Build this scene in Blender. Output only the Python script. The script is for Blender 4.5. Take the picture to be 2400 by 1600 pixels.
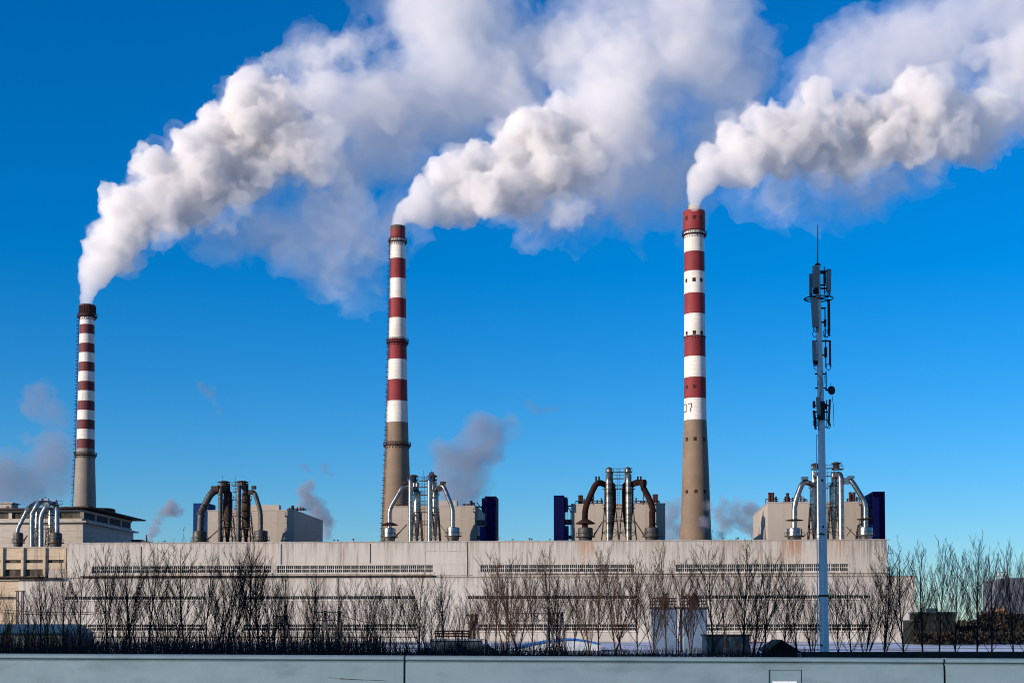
import bpy, math, random
import numpy as np
from mathutils import Vector, Matrix, noise

R = math.radians
scene = bpy.context.scene
for _o in list(bpy.data.objects):
    bpy.data.objects.remove(_o, do_unlink=True)
col = scene.collection
random.seed(7)

# ------------------------------------------------------------------ camera, sky, sun, exposure
EYE = 2.5                      # eye height over the ground of the plant
PITCH = R(2.5)
FPX = 3467.0                   # focal length in pixels of the 2400 wide picture
CX, CY = 1200.0, 800.0 + 529.0
cam_data = bpy.data.cameras.new('camera')
cam_data.sensor_width = 36.0
cam_data.lens = 36.0 * FPX / 2400.0
cam_data.shift_y = 529.0 / 2400.0
cam_data.clip_start = 0.1
cam_data.clip_end = 20000.0
cam = bpy.data.objects.new('camera', cam_data)
col.objects.link(cam)
cam.location = (0, 0, EYE)
cam.rotation_euler = (R(90) + PITCH, 0, 0)
scene.camera = cam

SUN_EL, SUN_AZ = 12.0, 60.0    # elevation; degrees left of the direction straight behind the camera
world = bpy.data.worlds.new("World")
scene.world = world
world.use_nodes = True
wn, wl = world.node_tree.nodes, world.node_tree.links
wn.clear()
w_out = wn.new('ShaderNodeOutputWorld')
w_bg = wn.new('ShaderNodeBackground')
w_bg.inputs['Strength'].default_value = 0.13
w_sky = wn.new('ShaderNodeTexSky')
w_sky.sky_type = 'NISHITA'
w_sky.sun_disc = False
w_sky.sun_elevation = R(SUN_EL)
w_sky.sun_rotation = R(180 + SUN_AZ)
w_sky.altitude = 0.0
w_sky.air_density = 1.0
w_sky.dust_density = 0.1
w_sky.ozone_density = 6.0
w_hsv = wn.new('ShaderNodeHueSaturation')
w_hsv.inputs['Saturation'].default_value = 1.2
w_hsv.inputs['Hue'].default_value = 0.504
w_hsv.inputs['Value'].default_value = 1.0
wl.new(w_sky.outputs['Color'], w_hsv.inputs['Color'])
wl.new(w_hsv.outputs['Color'], w_bg.inputs['Color'])
wl.new(w_bg.outputs['Background'], w_out.inputs['Surface'])

sun_data = bpy.data.lights.new('sun', 'SUN')
sun_data.energy = 5.0
sun_data.angle = R(0.5)
sun_data.color = (1.0, 0.84, 0.68)
sun = bpy.data.objects.new('sun', sun_data)
col.objects.link(sun)
sun_dir = Vector((-math.sin(R(SUN_AZ)) * math.cos(R(SUN_EL)), -math.cos(R(SUN_AZ)) * math.cos(R(SUN_EL)), math.sin(R(SUN_EL))))
sun.rotation_euler = sun_dir.to_track_quat('Z', 'Y').to_euler()
sun.location = (-60, -40, 60)

scene.view_settings.view_transform = 'Standard'
scene.view_settings.look = 'None'
scene.view_settings.exposure = 0.4
scene.view_settings.gamma = 1.0
cy = scene.cycles
cy.max_bounces = 14
cy.diffuse_bounces = 3
cy.glossy_bounces = 3
cy.transmission_bounces = 4
cy.volume_bounces = 8
cy.transparent_max_bounces = 16
cy.volume_step_rate = 1.0
cy.volume_max_steps = 512
cy.use_denoising = True
cy.filter_width = 1.05
cy.pixel_filter_type = 'BLACKMAN_HARRIS'
try:
    cy.denoiser = 'OPENIMAGEDENOISE'
    cy.denoising_input_passes = 'RGB_ALBEDO_NORMAL'
    cy.denoising_prefilter = 'ACCURATE'
except Exception:
    pass

# ------------------------------------------------------------------ where things stand
TH = R(-4.1)                   # the plant is turned a little against the view
PT = Vector((math.cos(TH), math.sin(TH), 0))       # along the facade
PN = Vector((-math.sin(TH), math.cos(TH), 0))      # away from the camera
PO = Vector((0, 400, 0))


def ray(px, py):
    u, v = (px - CX) / FPX, (CY - py) / FPX
    return u, math.cos(PITCH) - v * math.sin(PITCH), math.sin(PITCH) + v * math.cos(PITCH)


def loc(px, py, d):
    """a pixel of the photograph on the plane d metres behind the facade, in the plant's own axes (a, d, z)"""
    u, y, w = ray(px, py)
    n = PN
    s = (d + n.dot(PO)) / (n.x * u + n.y * y)
    p = Vector((s * u, s * y, 0)) - PO
    return Vector((p.dot(PT), d, EYE + s * w))


def at(px, py, Y):
    """a pixel of the photograph at depth Y, in world axes"""
    u, y, w = ray(px, py)
    s = Y / y
    return Vector((s * u, Y, EYE + s * w))


def p2w(p):
    return PO + PT * p[0] + PN * p[1] + Vector((0, 0, p[2]))


# ------------------------------------------------------------------ mesh builder
class MB:
    def __init__(self):
        self.v, self.f, self.m, self.cuts = [], [], [], []
        self.cur = 0

    def add(self, vs, fs):
        o = len(self.v)
        self.v.extend([tuple(x) for x in vs])
        self.f.extend([tuple(i + o for i in f) for f in fs])
        self.m.extend([self.cur] * len(fs))

    def box(self, x0, x1, y0, y1, z0, z1):
        if x1 < x0: x0, x1 = x1, x0
        if y1 < y0: y0, y1 = y1, y0
        if z1 < z0: z0, z1 = z1, z0
        self.add([(x0, y0, z0), (x1, y0, z0), (x1, y1, z0), (x0, y1, z0), (x0, y0, z1), (x1, y0, z1), (x1, y1, z1), (x0, y1, z1)],
                 [(0, 3, 2, 1), (4, 5, 6, 7), (0, 1, 5, 4), (1, 2, 6, 5), (2, 3, 7, 6), (3, 0, 4, 7)])

    def bar(self, p0, p1, w, h=None):
        """a square bar between two points"""
        h = h or w
        p0, p1 = Vector(p0), Vector(p1)
        d = (p1 - p0).normalized()
        up = Vector((0, 0, 1)) if abs(d.z) < 0.95 else Vector((0, 1, 0))
        s = d.cross(up).normalized() * (w / 2)
        t = s.cross(d).normalized() * (h / 2)
        vs = [p0 - s - t, p0 + s - t, p0 + s + t, p0 - s + t, p1 - s - t, p1 + s - t, p1 + s + t, p1 - s + t]
        self.add(vs, [(0, 1, 2, 3), (7, 6, 5, 4), (0, 4, 5, 1), (1, 5, 6, 2), (2, 6, 7, 3), (3, 7, 4, 0)])

    def tube(self, pts, rad, n=12, caps=True):
        pts = [Vector(p) for p in pts]
        if not isinstance(rad, (list, tuple)):
            rad = [rad] * len(pts)
        o = len(self.v)
        prev = None
        for i, p in enumerate(pts):
            a = pts[max(0, i - 1)]
            b = pts[min(len(pts) - 1, i + 1)]
            d = (b - a).normalized()
            if prev is None:
                up = Vector((0, 0, 1)) if abs(d.z) < 0.9 else Vector((1, 0, 0))
                s = d.cross(up).normalized()
            else:
                s = (prev - d * prev.dot(d)).normalized()
            prev = s
            t = d.cross(s)
            for k in range(n):
                an = 2 * math.pi * k / n
                self.v.append(tuple(p + (s * math.cos(an) + t * math.sin(an)) * rad[i]))
        for i in range(len(pts) - 1):
            for k in range(n):
                a, b = o + i * n + k, o + i * n + (k + 1) % n
                self.f.append((a, b, b + n, a + n))
                self.m.append(self.cur)
        if caps:
            self.f.append(tuple(o + k for k in reversed(range(n))))
            e = o + (len(pts) - 1) * n
            self.f.append(tuple(e + k for k in range(n)))
            self.m.extend([self.cur] * 2)

    def lathe(self, prof, c, n=32, close=False):
        """prof: list of (radius, z); c: centre (x, y)"""
        o = len(self.v)
        for r, z in prof:
            for k in range(n):
                an = 2 * math.pi * k / n
                self.v.append((c[0] + r * math.cos(an), c[1] + r * math.sin(an), z))
        for i in range(len(prof) - 1):
            for k in range(n):
                a, b = o + i * n + k, o + i * n + (k + 1) % n
                self.f.append((a, b, b + n, a + n))
                self.m.append(self.cur)
        if close:
            self.f.append(tuple(o + k for k in reversed(range(n))))
            e = o + (len(prof) - 1) * n
            self.f.append(tuple(e + k for k in range(n)))
            self.m.extend([self.cur] * 2)

    def mark(self):
        """what follows is a separate piece"""
        self.cuts.append((len(self.v), len(self.f)))

    def each(self, name, mats, parent=None, smooth=False, angle=40, base=None):
        """every marked piece as an object of its own"""
        cuts = self.cuts + [(len(self.v), len(self.f))]
        if cuts[0] != (0, 0): cuts = [(0, 0)] + cuts
        out = []
        for (va, fa), (vb, fb) in zip(cuts, cuts[1:]):
            if fb <= fa: continue
            q = MB()
            q.v = self.v[va:vb]
            q.f = [tuple(i - va for i in f) for f in self.f[fa:fb]]
            q.m = self.m[fa:fb]
            out.append(q.build(name, mats, parent, smooth, angle, base))
        return out

    def build(self, name, mats, parent=None, smooth=False, angle=40, base=None):
        """mesh data are given in the parent's axes; base is taken off when the parent stands at base"""
        me = bpy.data.meshes.new(name)
        vs = self.v
        if base is not None:
            b = base
            vs = [(x - b[0], y - b[1], z - b[2]) for x, y, z in vs]
        me.from_pydata(vs, [], self.f)
        if not isinstance(mats, (list, tuple)):
            mats = [mats]
        for m in mats:
            me.materials.append(m)
        if len(mats) > 1:
            me.polygons.foreach_set('material_index', self.m)
        if smooth:
            me.polygons.foreach_set('use_smooth', [True] * len(me.polygons))
            me.set_sharp_from_angle(angle=R(angle))
        me.update()
        ob = bpy.data.objects.new(name, me)
        col.objects.link(ob)
        if parent is not None:
            ob.parent = parent
        return ob


def tag(o, label, cat, group=None, kind=None):
    o['label'] = label
    o['category'] = cat
    if group: o['group'] = group
    if kind: o['kind'] = kind
    return o


def thing(name, label, cat, base, rotz=0.0, group=None):
    o = bpy.data.objects.new(name, None)
    o.empty_display_size = 0.5
    col.objects.link(o)
    o.location = base
    o.rotation_euler = (0, 0, rotz)
    return tag(o, label, cat, group)


class PlantThing:
    """a thing of the plant: an Empty at its base, parts built in the plant's axes"""
    def __init__(self, name, label, cat, base, group=None):
        self.base = Vector(base)
        self.o = thing(name, label, cat, p2w(base), TH, group)

    def part(self, mb, name, mats, parent=None, smooth=False, angle=40):
        return mb.build(name, mats, parent or self.o, smooth, angle, self.base)

    def parts(self, mb, name, mats, parent=None, smooth=False, angle=40):
        return mb.each(name, mats, parent or self.o, smooth, angle, self.base)


def structure(o):
    o['kind'] = 'structure'
    return o


# ------------------------------------------------------------------ materials
def new_mat(name):
    m = bpy.data.materials.new(name)
    m.use_nodes = True
    nt = m.node_tree
    nt.nodes.clear()
    return m, nt.nodes, nt.links


def mathn(n, l, op, a, b=None, c=None, clamp=False):
    x = n.new('ShaderNodeMath')
    x.operation = op
    x.use_clamp = clamp
    for i, s in enumerate((a, b, c)):
        if s is None: continue
        if isinstance(s, (int, float)): x.inputs[i].default_value = s
        else: l.new(s, x.inputs[i])
    return x.outputs[0]


def mapr(n, l, v, a, b, c=0.0, d=1.0, smooth=True):
    x = n.new('ShaderNodeMapRange')
    x.interpolation_type = 'SMOOTHSTEP' if smooth else 'LINEAR'
    l.new(v, x.inputs[0])
    for i, s in enumerate((a, b, c, d)):
        x.inputs[i + 1].default_value = s
    return x.outputs[0]


def mixc(n, l, fac, a, b, mode='MIX'):
    x = n.new('ShaderNodeMix')
    x.data_type = 'RGBA'
    x.blend_type = mode
    for s, v in ((x.inputs[0], fac), (x.inputs[6], a), (x.inputs[7], b)):
        if isinstance(v, (int, float)): s.default_value = v
        elif isinstance(v, tuple): s.default_value = (*v[:3], 1)
        else: l.new(v, s)
    return x.outputs[2]


def noisen(n, l, vec, scale, detail=4, rough=0.55, stretch=None, off=(0, 0, 0)):
    if stretch is not None:
        mp = n.new('ShaderNodeMapping')
        mp.inputs['Scale'].default_value = stretch
        mp.inputs['Location'].default_value = off
        l.new(vec, mp.inputs['Vector'])
        vec = mp.outputs[0]
    x = n.new('ShaderNodeTexNoise')
    x.inputs['Scale'].default_value = scale
    x.inputs['Detail'].default_value = detail
    x.inputs['Roughness'].default_value = rough
    l.new(vec, x.inputs['Vector'])
    return x.outputs[0]


def surf(name, c1, c2=None, scale=0.5, rough=0.7, metal=0.0, stretch=None, lo=0.35, hi=0.65, bump=0.0, bscale=3.0,
         c3=None, s3=2.0, lo3=0.55, hi3=0.75, stretch3=None, rvar=0.0):
    """two or three colours mixed by noise, in object space"""
    m, n, l = new_mat(name)
    out = n.new('ShaderNodeOutputMaterial')
    b = n.new('ShaderNodeBsdfPrincipled')
    l.new(b.outputs[0], out.inputs[0])
    tc = n.new('ShaderNodeTexCoord').outputs['Object']
    b.inputs['Roughness'].default_value = rough
    b.inputs['Metallic'].default_value = metal
    if rough >= 0.7:
        b.inputs['Specular IOR Level'].default_value = 0.15
    c = tuple(c1)
    if c2 is not None:
        f = noisen(n, l, tc, scale, 5, 0.6, stretch)
        c = mixc(n, l, mapr(n, l, f, lo, hi), tuple(c1), tuple(c2))
    if c3 is not None:
        f = noisen(n, l, tc, s3, 5, 0.6, stretch3, (3.1, 7.7, 1.3)) if stretch3 else noisen(n, l, tc, s3, 5, 0.6)
        c = mixc(n, l, mapr(n, l, f, lo3, hi3), c, tuple(c3))
    if isinstance(c, tuple): b.inputs['Base Color'].default_value = (*c, 1)
    else: l.new(c, b.inputs['Base Color'])
    if rvar:
        f = noisen(n, l, tc, scale * 2, 4, 0.6, stretch)
        l.new(mapr(n, l, f, 0.3, 0.7, max(0.05, rough - rvar), min(1, rough + rvar)), b.inputs['Roughness'])
    if bump:
        f = noisen(n, l, tc, bscale, 5, 0.6)
        bp = n.new('ShaderNodeBump')
        bp.inputs['Strength'].default_value = bump
        bp.inputs['Distance'].default_value = 0.1
        l.new(f, bp.inputs['Height'])
        l.new(bp.outputs[0], b.inputs['Normal'])
    return m
# ------------------------------------------------------------------ colours of the plant
def wall_paint(name, c1, c2, streak=(0.20, 0.15, 0.11), amount=0.5, seam=6.0, rust=None, top=None, horiz=False):
    """painted or concrete wall in the plant's axes: broad tone changes, streaks that run down, sheet seams, rust runs"""
    m, n, l = new_mat(name)
    out = n.new('ShaderNodeOutputMaterial')
    b = n.new('ShaderNodeBsdfPrincipled')
    l.new(b.outputs[0], out.inputs[0])
    b.inputs['Roughness'].default_value = 0.75
    tc = n.new('ShaderNodeTexCoord').outputs['Object']
    sep = n.new('ShaderNodeSeparateXYZ')
    l.new(tc, sep.inputs[0])
    x, z = sep.outputs[0], sep.outputs[2]
    f = noisen(n, l, tc, 0.035, 4, 0.6)
    c = mixc(n, l, mapr(n, l, f, 0.35, 0.65), c1, c2)
    # sheets of slightly different tone
    cell = mathn(n, l, 'FLOOR', mathn(n, l, 'DIVIDE', x, seam))
    wh = n.new('ShaderNodeTexWhiteNoise')
    wh.noise_dimensions = '1D'
    l.new(cell, wh.inputs['W'])
    c = mixc(n, l, mathn(n, l, 'MULTIPLY', wh.outputs[0], 0.22), c, tuple(v * 0.62 for v in c1))
    # streaks
    st = noisen(n, l, tc, 1.0, 6, 0.7, (0.8, 0.8, 0.03))
    st2 = noisen(n, l, tc, 1.0, 3, 0.5, (0.05, 0.05, 0.03))
    s = mathn(n, l, 'MULTIPLY', mapr(n, l, st, 0.50, 0.68), mapr(n, l, st2, 0.38, 0.60, 0.25, 1.0))
    c = mixc(n, l, mathn(n, l, 'MULTIPLY', s, amount), c, streak)
    if horiz:
        hs = noisen(n, l, tc, 1.0, 6, 0.7, (0.25, 0.25, 1.6))
        c = mixc(n, l, mathn(n, l, 'MULTIPLY', mapr(n, l, hs, 0.5, 0.75), 0.65), c, (0.16, 0.11, 0.07))
        fz = mathn(n, l, 'FRACT', mathn(n, l, 'DIVIDE', z, 1.8))
        c = mixc(n, l, mathn(n, l, 'MULTIPLY', mathn(n, l, 'LESS_THAN', fz, 0.05), 0.5), c, (0.10, 0.08, 0.06))
    # seams
    fx = mathn(n, l, 'FRACT', mathn(n, l, 'DIVIDE', x, seam))
    c = mixc(n, l, mathn(n, l, 'MULTIPLY', mathn(n, l, 'LESS_THAN', fx, 0.018), 0.22), c, (0.12, 0.10, 0.09))
    fx2 = mathn(n, l, 'FRACT', mathn(n, l, 'DIVIDE', x, seam * 11.3))
    c = mixc(n, l, mathn(n, l, 'MULTIPLY', mathn(n, l, 'LESS_THAN', fx2, 0.003), 0.35), c, (0.10, 0.08, 0.07))
    if top is not None:
        # drips under the coping
        dr = noisen(n, l, tc, 1.0, 5, 0.7, (1.5, 1.5, 0.05))
        dm = mathn(n, l, 'MULTIPLY', mapr(n, l, z, top - 5.0, top, 0.0, 1.0), mapr(n, l, dr, 0.45, 0.66))
        c = mixc(n, l, mathn(n, l, 'MULTIPLY', dm, 0.6), c, (0.17, 0.13, 0.10))
        ed = mapr(n, l, z, top - 0.7, top - 0.1, 0.0, 1.0)
        c = mixc(n, l, mathn(n, l, 'MULTIPLY', ed, 0.35), c, (0.14, 0.11, 0.09))
    if rust:
        rs = noisen(n, l, tc, 1.0, 6, 0.7, (2.2, 2.2, 0.06))
        for rx, rw, ra, rc in rust:
            dx = mathn(n, l, 'ABSOLUTE', mathn(n, l, 'SUBTRACT', x, rx))
            msk = mapr(n, l, dx, rw * 0.35, rw, 1.0, 0.0)
            down = mapr(n, l, z, top - 9.0, top, 0.0, 1.0)
            k = mathn(n, l, 'MULTIPLY', mathn(n, l, 'MULTIPLY', msk, down), mapr(n, l, rs, 0.36, 0.62))
            c = mixc(n, l, mathn(n, l, 'MULTIPLY', k, ra), c, rc)
    l.new(c, b.inputs['Base Color'])
    bp = n.new('ShaderNodeBump')
    bp.inputs['Strength'].default_value = 0.25
    bp.inputs['Distance'].default_value = 0.15
    l.new(noisen(n, l, tc, 0.5, 3, 0.5), bp.inputs['Height'])
    l.new(bp.outputs[0], b.inputs['Normal'])
    return m


RUST, DIRT, SOOT = (0.30, 0.13, 0.035), (0.17, 0.13, 0.09), (0.05, 0.045, 0.04)
roof_top = loc(1100, 1268, 0).z
rust_at = []
for px, w, a, c in ((610, 2.2, .35, (0.38, 0.2, 0.15)), (640, 1.2, .3, RUST), (910, 2.0, .3, DIRT), (1375, 3.2, .75, RUST), (1460, 5, .4, DIRT), (1530, 4, .6, DIRT),
                    (1860, 4.2, .95, RUST), (1840, 6, .4, DIRT), (1960, 3, .6, RUST), (2000, 5, .6, DIRT), (2050, 5, .8, SOOT), (1760, 4, .5, DIRT), (1700, 5, .35, DIRT)):
    rust_at.append((loc(px, 1268, 0).x, w, a, c))
def lz_(py):
    return loc(1200, py, 0).z


M_UP = wall_paint('cream_wall_paint', (0.465, 0.437, 0.395), (0.395, 0.372, 0.33), streak=(0.15, 0.11, 0.085), amount=0.85, rust=rust_at, top=roof_top)
M_LOW = wall_paint('pale_wall_paint', (0.485, 0.46, 0.425), (0.415, 0.393, 0.36), streak=(0.16, 0.12, 0.095), amount=0.8, seam=7.0, top=lz_(1352))
M_BLOCK = wall_paint('beige_block_paint', (0.35, 0.31, 0.27), (0.315, 0.28, 0.24), amount=0.4, seam=4.0)
M_CONC = wall_paint('stained_concrete_panel', (0.50, 0.40, 0.28), (0.40, 0.32, 0.22), amount=0.8, seam=8.0, horiz=True)
M_GCONC = wall_paint('grey_concrete_panel', (0.42, 0.38, 0.33), (0.34, 0.31, 0.27), amount=0.5, seam=9.0, horiz=True)
M_COPING = surf('coping_sheet', (0.36, 0.34, 0.33), (0.24, 0.22, 0.21), 0.4, 0.6)
M_FRAME = surf('pale_window_frame', (0.62, 0.58, 0.54), (0.45, 0.42, 0.38), 0.7, 0.6)
M_GLASS = surf('dark_window_glass', (0.012, 0.012, 0.014), (0.045, 0.040, 0.034), 0.35, 0.12, stretch=(1.0, 1.0, 0.3), rvar=0.08)
M_ROOFT = surf('roof_felt', (0.10, 0.10, 0.10), (0.16, 0.16, 0.16), 0.1, 0.9)
M_DARK = surf('dark_steel', (0.025, 0.023, 0.022), (0.05, 0.035, 0.028), 0.8, 0.6)
M_GRILLE = surf('dark_opening', (0.03, 0.028, 0.026), (0.09, 0.08, 0.065), 0.5, 0.8, stretch=(1.5, 1.5, 0.4))  # dark streaky tone set into the window openings
M_BLUE = surf('blue_cladding', (0.0004, 0.002, 0.045), (0.0004, 0.0015, 0.032), 0.12, 0.75, c3=(0.001, 0.0015, 0.02), s3=0.25, lo3=.6, hi3=.7)
M_BLUEB = surf('pale_blue_cladding', (0.004, 0.03, 0.13), (0.003, 0.024, 0.105), 0.12, 0.7)
for _m in (M_BLUE, M_BLUEB):
    for _n in _m.node_tree.nodes:
        if _n.type == 'BSDF_PRINCIPLED': _n.inputs['Specular IOR Level'].default_value = 0.08
M_GALV = surf('galvanised_duct', (0.36, 0.34, 0.315), (0.22, 0.21, 0.20), 0.5, 0.31, 0.95, rvar=0.1, stretch=(1, 1, 2.0), c3=(0.26, 0.23, 0.2), s3=0.35, lo3=.58, hi3=.75)
M_DGALV = surf('weathered_duct', (0.042, 0.041, 0.039), (0.018, 0.017, 0.017), 0.5, 0.6, 0.0, rvar=0.12, stretch=(1, 1, 2.0), c3=(0.07, 0.03, 0.018), s3=0.4, lo3=.55, hi3=.7)
M_BLUEGALV = surf('blue_grey_duct', (0.20, 0.25, 0.30), (0.12, 0.15, 0.18), 0.5, 0.42, 0.5, rvar=0.1, c3=(0.15, 0.13, 0.12), s3=0.4, lo3=.6, hi3=.75)
M_RUSTY = surf('rusty_duct', (0.030, 0.009, 0.006), (0.010, 0.006, 0.005), 0.35, 0.9, 0.0, c3=(0.10, 0.045, 0.03), s3=0.5, lo3=.66, hi3=.76)
M_BANDED = surf('patched_duct', (0.24, 0.225, 0.20), (0.03, 0.028, 0.026), 0.33, 0.4, 0.7, rvar=0.12, stretch=(0.05, 0.05, 1.8), c3=(0.08, 0.05, 0.04), s3=0.6, lo3=.6, hi3=.72)
M_RPIPE = surf('rusty_pipe', (0.06, 0.016, 0.012), (0.025, 0.012, 0.010), 0.5, 0.85)
M_SOOTY = surf('sooty_steel', (0.02, 0.018, 0.018), (0.05, 0.032, 0.02), 0.6, 0.75)
M_SHOLE = surf('chimney_slot', (0.03, 0.014, 0.012), (0.05, 0.025, 0.02), 2.0, 0.9)


def lx(px, d=0, py=1300):
    return loc(px, py, d).x


def lz(py, d=0, px=1200):
    return loc(px, py, d).z


# ------------------------------------------------------------------ the long hall
def banded_wall(mb, x0, x1, z0, z1, y0, th, holes):
    """a wall slab with rows of openings; holes: list of (xa, xb, za, zb), rows do not overlap in z"""
    rows = sorted({(h[2], h[3]) for h in holes})
    z = z0
    for za, zb in rows:
        mb.box(x0, x1, y0, y0 + th, z, za)
        x = x0
        for h in sorted(h for h in holes if (h[2], h[3]) == (za, zb)):
            mb.box(x, h[0], y0, y0 + th, za, zb)
            x = h[1]
        mb.box(x, x1, y0, y0 + th, za, zb)
        z = zb
    mb.box(x0, x1, y0, y0 + th, z, z1)


GROUND = 0.0
UP0, UP1 = lx(157), lx(2079)
LW0, LW1 = lx(50), lx(2142)
ZR = lz(1268.5)                     # roof of the hall
ZL = lz(1352)                       # top of the lower storey
hall = PlantThing('turbine_hall', 'long cream industrial hall with strip windows behind the row of bare trees', 'industrial hall', (lx(1200), 0, 0))


def band(px0, px1, py0, py1, ref=0):
    return (lx(px0), lx(px1), lz(py1), lz(py0))


upz = (1340, 1323)
up_holes = [band(216, 636, *reversed(upz)), band(650, 1015, *reversed(upz)), band(1126, 1487, *reversed(upz)), band(1584, 1988, *reversed(upz))]
mid = (1395.5, 1403.5)
mid_holes = [band(158, 484, *mid), band(579, 975, *mid), band(1098, 1491, *mid), band(1600, 2038, *mid)]
lowz = (1462, 1477)
low_holes = [band(148, 485, *lowz), band(575, 977, *lowz), band(1102, 1492, *lowz), band(1652, 2038, *lowz)]
mb = MB()
banded_wall(mb, UP0, UP1, ZL - 0.3, ZR, 0.0, 0.8, up_holes)
mb.box(UP0, UP0 + 0.8, 0.8, 22, ZL - .3, ZR)
mb.box(UP1 - 0.8, UP1, 0.8, 22, ZL - .3, ZR)
hall.part(mb, 'upper_wall', M_UP)
mb = MB()
banded_wall(mb, LW0, LW1, 0, ZL, -1.5, 0.8, mid_holes + low_holes)
mb.box(LW0, LW0 + 0.8, -0.7, 22, 0, ZL)
mb.box(LW1 - 0.8, LW1, -0.7, 22, 0, ZL)
hall.part(mb, 'lower_wall', M_LOW)
mb = MB()
mb.box(UP0 + 0.8, UP1 - 0.8, 0.8, 22, ZR - 0.7, ZR - 0.35)
mb.box(LW0 + .8, LW1 - .8, -0.7, 22, ZL - 0.9, ZL - 0.35)
mb.box(LW0, LW1, -1.62, -0.003, ZL + .003, ZL + .12)
hall.part(mb, 'roof', M_ROOFT)
mb = MB()
mb.box(UP0 - 0.1, UP1 + 0.9, -0.12, 0.95, ZR + 0.003, ZR + 0.22)
hall.part(mb, 'coping', M_COPING)
# ledge under the upper windows: dark on the left half, thin on the right
mb = MB()
za, zb = lz(1350.5), lz(1347)
mb.box(lx(196), lx(1016), -2.3, -0.003, za, zb)
hall.part(mb, 'ledge', M_SOOTY)
mb = MB()
mb.box(lx(1160), lx(2079), -0.5, -0.003, lz(1345), lz(1343.6))
mb.mark()
mb.box(lx(1016), lx(1105), -0.25, -0.003, lz(1347.6), lz(1346.4))
mb.mark()
mb.box(lx(940), lx(1100), -0.06, -0.003, lz(1322.2), lz(1321.4))
hall.parts(mb, 'drip_rail', M_COPING)
# the outlined sheet left of the middle
mb = MB()
xa, xb, za, zb = lx(996), lx(1096), lz(1322), lz(1290)
mb.box(xa, xa + .18, -0.05, -0.003, za, zb)
mb.box(xb - .18, xb, -0.05, -0.003, lz(1346), zb)
mb.box(xa + .18, xb - .18, -0.05, -0.003, zb - .15, zb)
hall.part(mb, 'sheet_edge', M_COPING)
# joints: a few downpipes on the facade
mb = MB()
for px, a, b2 in ((330, 1276, 1323), (658, 1272, 1321), (867, 1272, 1318), (1095, 1269, 1350), (1190, 1352, 1490), (794, 1352, 1394)):
    mb.mark()
    x = lx(px)
    y0 = -1.62 if a > 1340 else -0.12
    mb.box(x, x + 0.14, y0, y0 + 0.11, lz(b2), lz(a))
hall.parts(mb, 'downpipe', M_SOOTY)


def strip_window(h, y, bay, pane, two, wide=1.0):
    xa, xb, za, zb = h
    g = MB()
    g.box(xa - .05, xb + .05, y + 0.42, y + 0.5, za - .05, zb + .05)
    w = hall.part(g, 'window', M_GLASS)
    f = MB()
    n = max(1, round((xb - xa) / bay))
    st = (xb - xa) / n
    k = max(1, round(st / pane))
    rows = [za, (za + zb) / 2, zb] if two else [za, zb]
    for i in range(n + 1):
        x = xa + i * st
        f.box(x - .10 * wide, x + .10 * wide, y + 0.22, y + 0.41, za, zb)
        if i < n:
            for j in range(1, k):
                f.box(x + st * j / k - .035 * wide, x + st * j / k + .035 * wide, y + 0.28, y + 0.41, za, zb)
    for zz_ in (za + .035, zb - .035):
        f.box(xa, xb, y + 0.30, y + 0.40, zz_ - .03, zz_ + .03)
    if two:
        zm = (za + zb) / 2
        f.box(xa, xb, y + 0.25, y + 0.275, zm - .07, zm + .07)
    hall.part(f, 'window_frame', M_FRAME, w)
    s = MB()
    s.box(xa - .2, xb + .2, y - .25, y - .003, za - .35, za - .12)
    hall.part(s, 'sill', M_FRAME, w)


for h in up_holes:
    strip_window(h, 0.0, 2.25, 0.56, True)
for h in mid_holes:
    strip_window(h, -1.5, 1.9, 0.63, False, .6)
for h in low_holes:
    strip_window(h, -1.5, 2.5, 0.62, True, .65)
# fire stair at the right end
mb = MB()
for py in (1296, 1345):
    mb.mark()
    p = loc(2080, py, 1.0)
    mb.box(p.x + .1, p.x + 1.3, 0.2, 2.4, p.z - 0.1, p.z)
    mb.bar((p.x + 1.25, .3, p.z), (p.x + 1.25, .3, p.z + 1.1), .08)
    mb.bar((p.x + .2, .3, p.z + .05), (p.x + .2, .3, p.z + 2.2), .1)
    mb.bar((p.x + .2, .3, p.z + 2.2), (p.x + 1.25, .3, p.z + 0.1), .1)
    mb.bar((p.x + .2, .3, p.z + 1.1), (p.x + 1.25, .3, p.z + 1.1), .06)
hall.parts(mb, 'wall_bracket', M_DARK)

# ------------------------------------------------------------------ the old concrete bay at the left end
cz = lz(1278)
oldbay = PlantThing('concrete_annex', 'stained cream concrete panel building with pilasters at the left end of the long hall', 'annex', (lx(60), 0, 0))
XA, XB = lx(-120), lx(156.5)
piers = [lx(p) for p in (-100, -47, 4, 52, 103.5, 152)]
ys = 0.6
rows = [(lz(1314.5), lz(1307)), (lz(1346), lz(1329.5))]
mb = MB()
holes = []
for i in range(len(piers) - 1):
    a, b = piers[i] + .7, piers[i + 1] - .4
    holes.append((a, b, *rows[0]))
    if i < len(piers) - 2:
        holes.append((a, b, *rows[1]))
banded_wall(mb, XA, XB, lz(1351), cz, ys, 0.7, holes)
mb.box(XA, XB, ys + .7, 20, cz - .6, cz - .2)
oldbay.part(mb, 'wall', M_CONC)
mb = MB()
for h in holes:
    mb.mark()
    mb.box(h[0] - .05, h[1] + .05, ys + .45, ys + .55, h[2] - .05, h[3] + .05)
w = oldbay.parts(mb, 'window', M_GRILLE)
mb = MB()
for p in piers:
    mb.mark()
    mb.box(p - .35, p + .35, ys - .55, ys - .003, lz(1349), cz - 0.05)
oldbay.parts(mb, 'pilaster', M_CONC)
mb = MB()
mb.box(XA, XB, ys - .3, ys + .9, cz + .003, cz + .25)
oldbay.part(mb, 'coping', M_COPING)
mb = MB()
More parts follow.
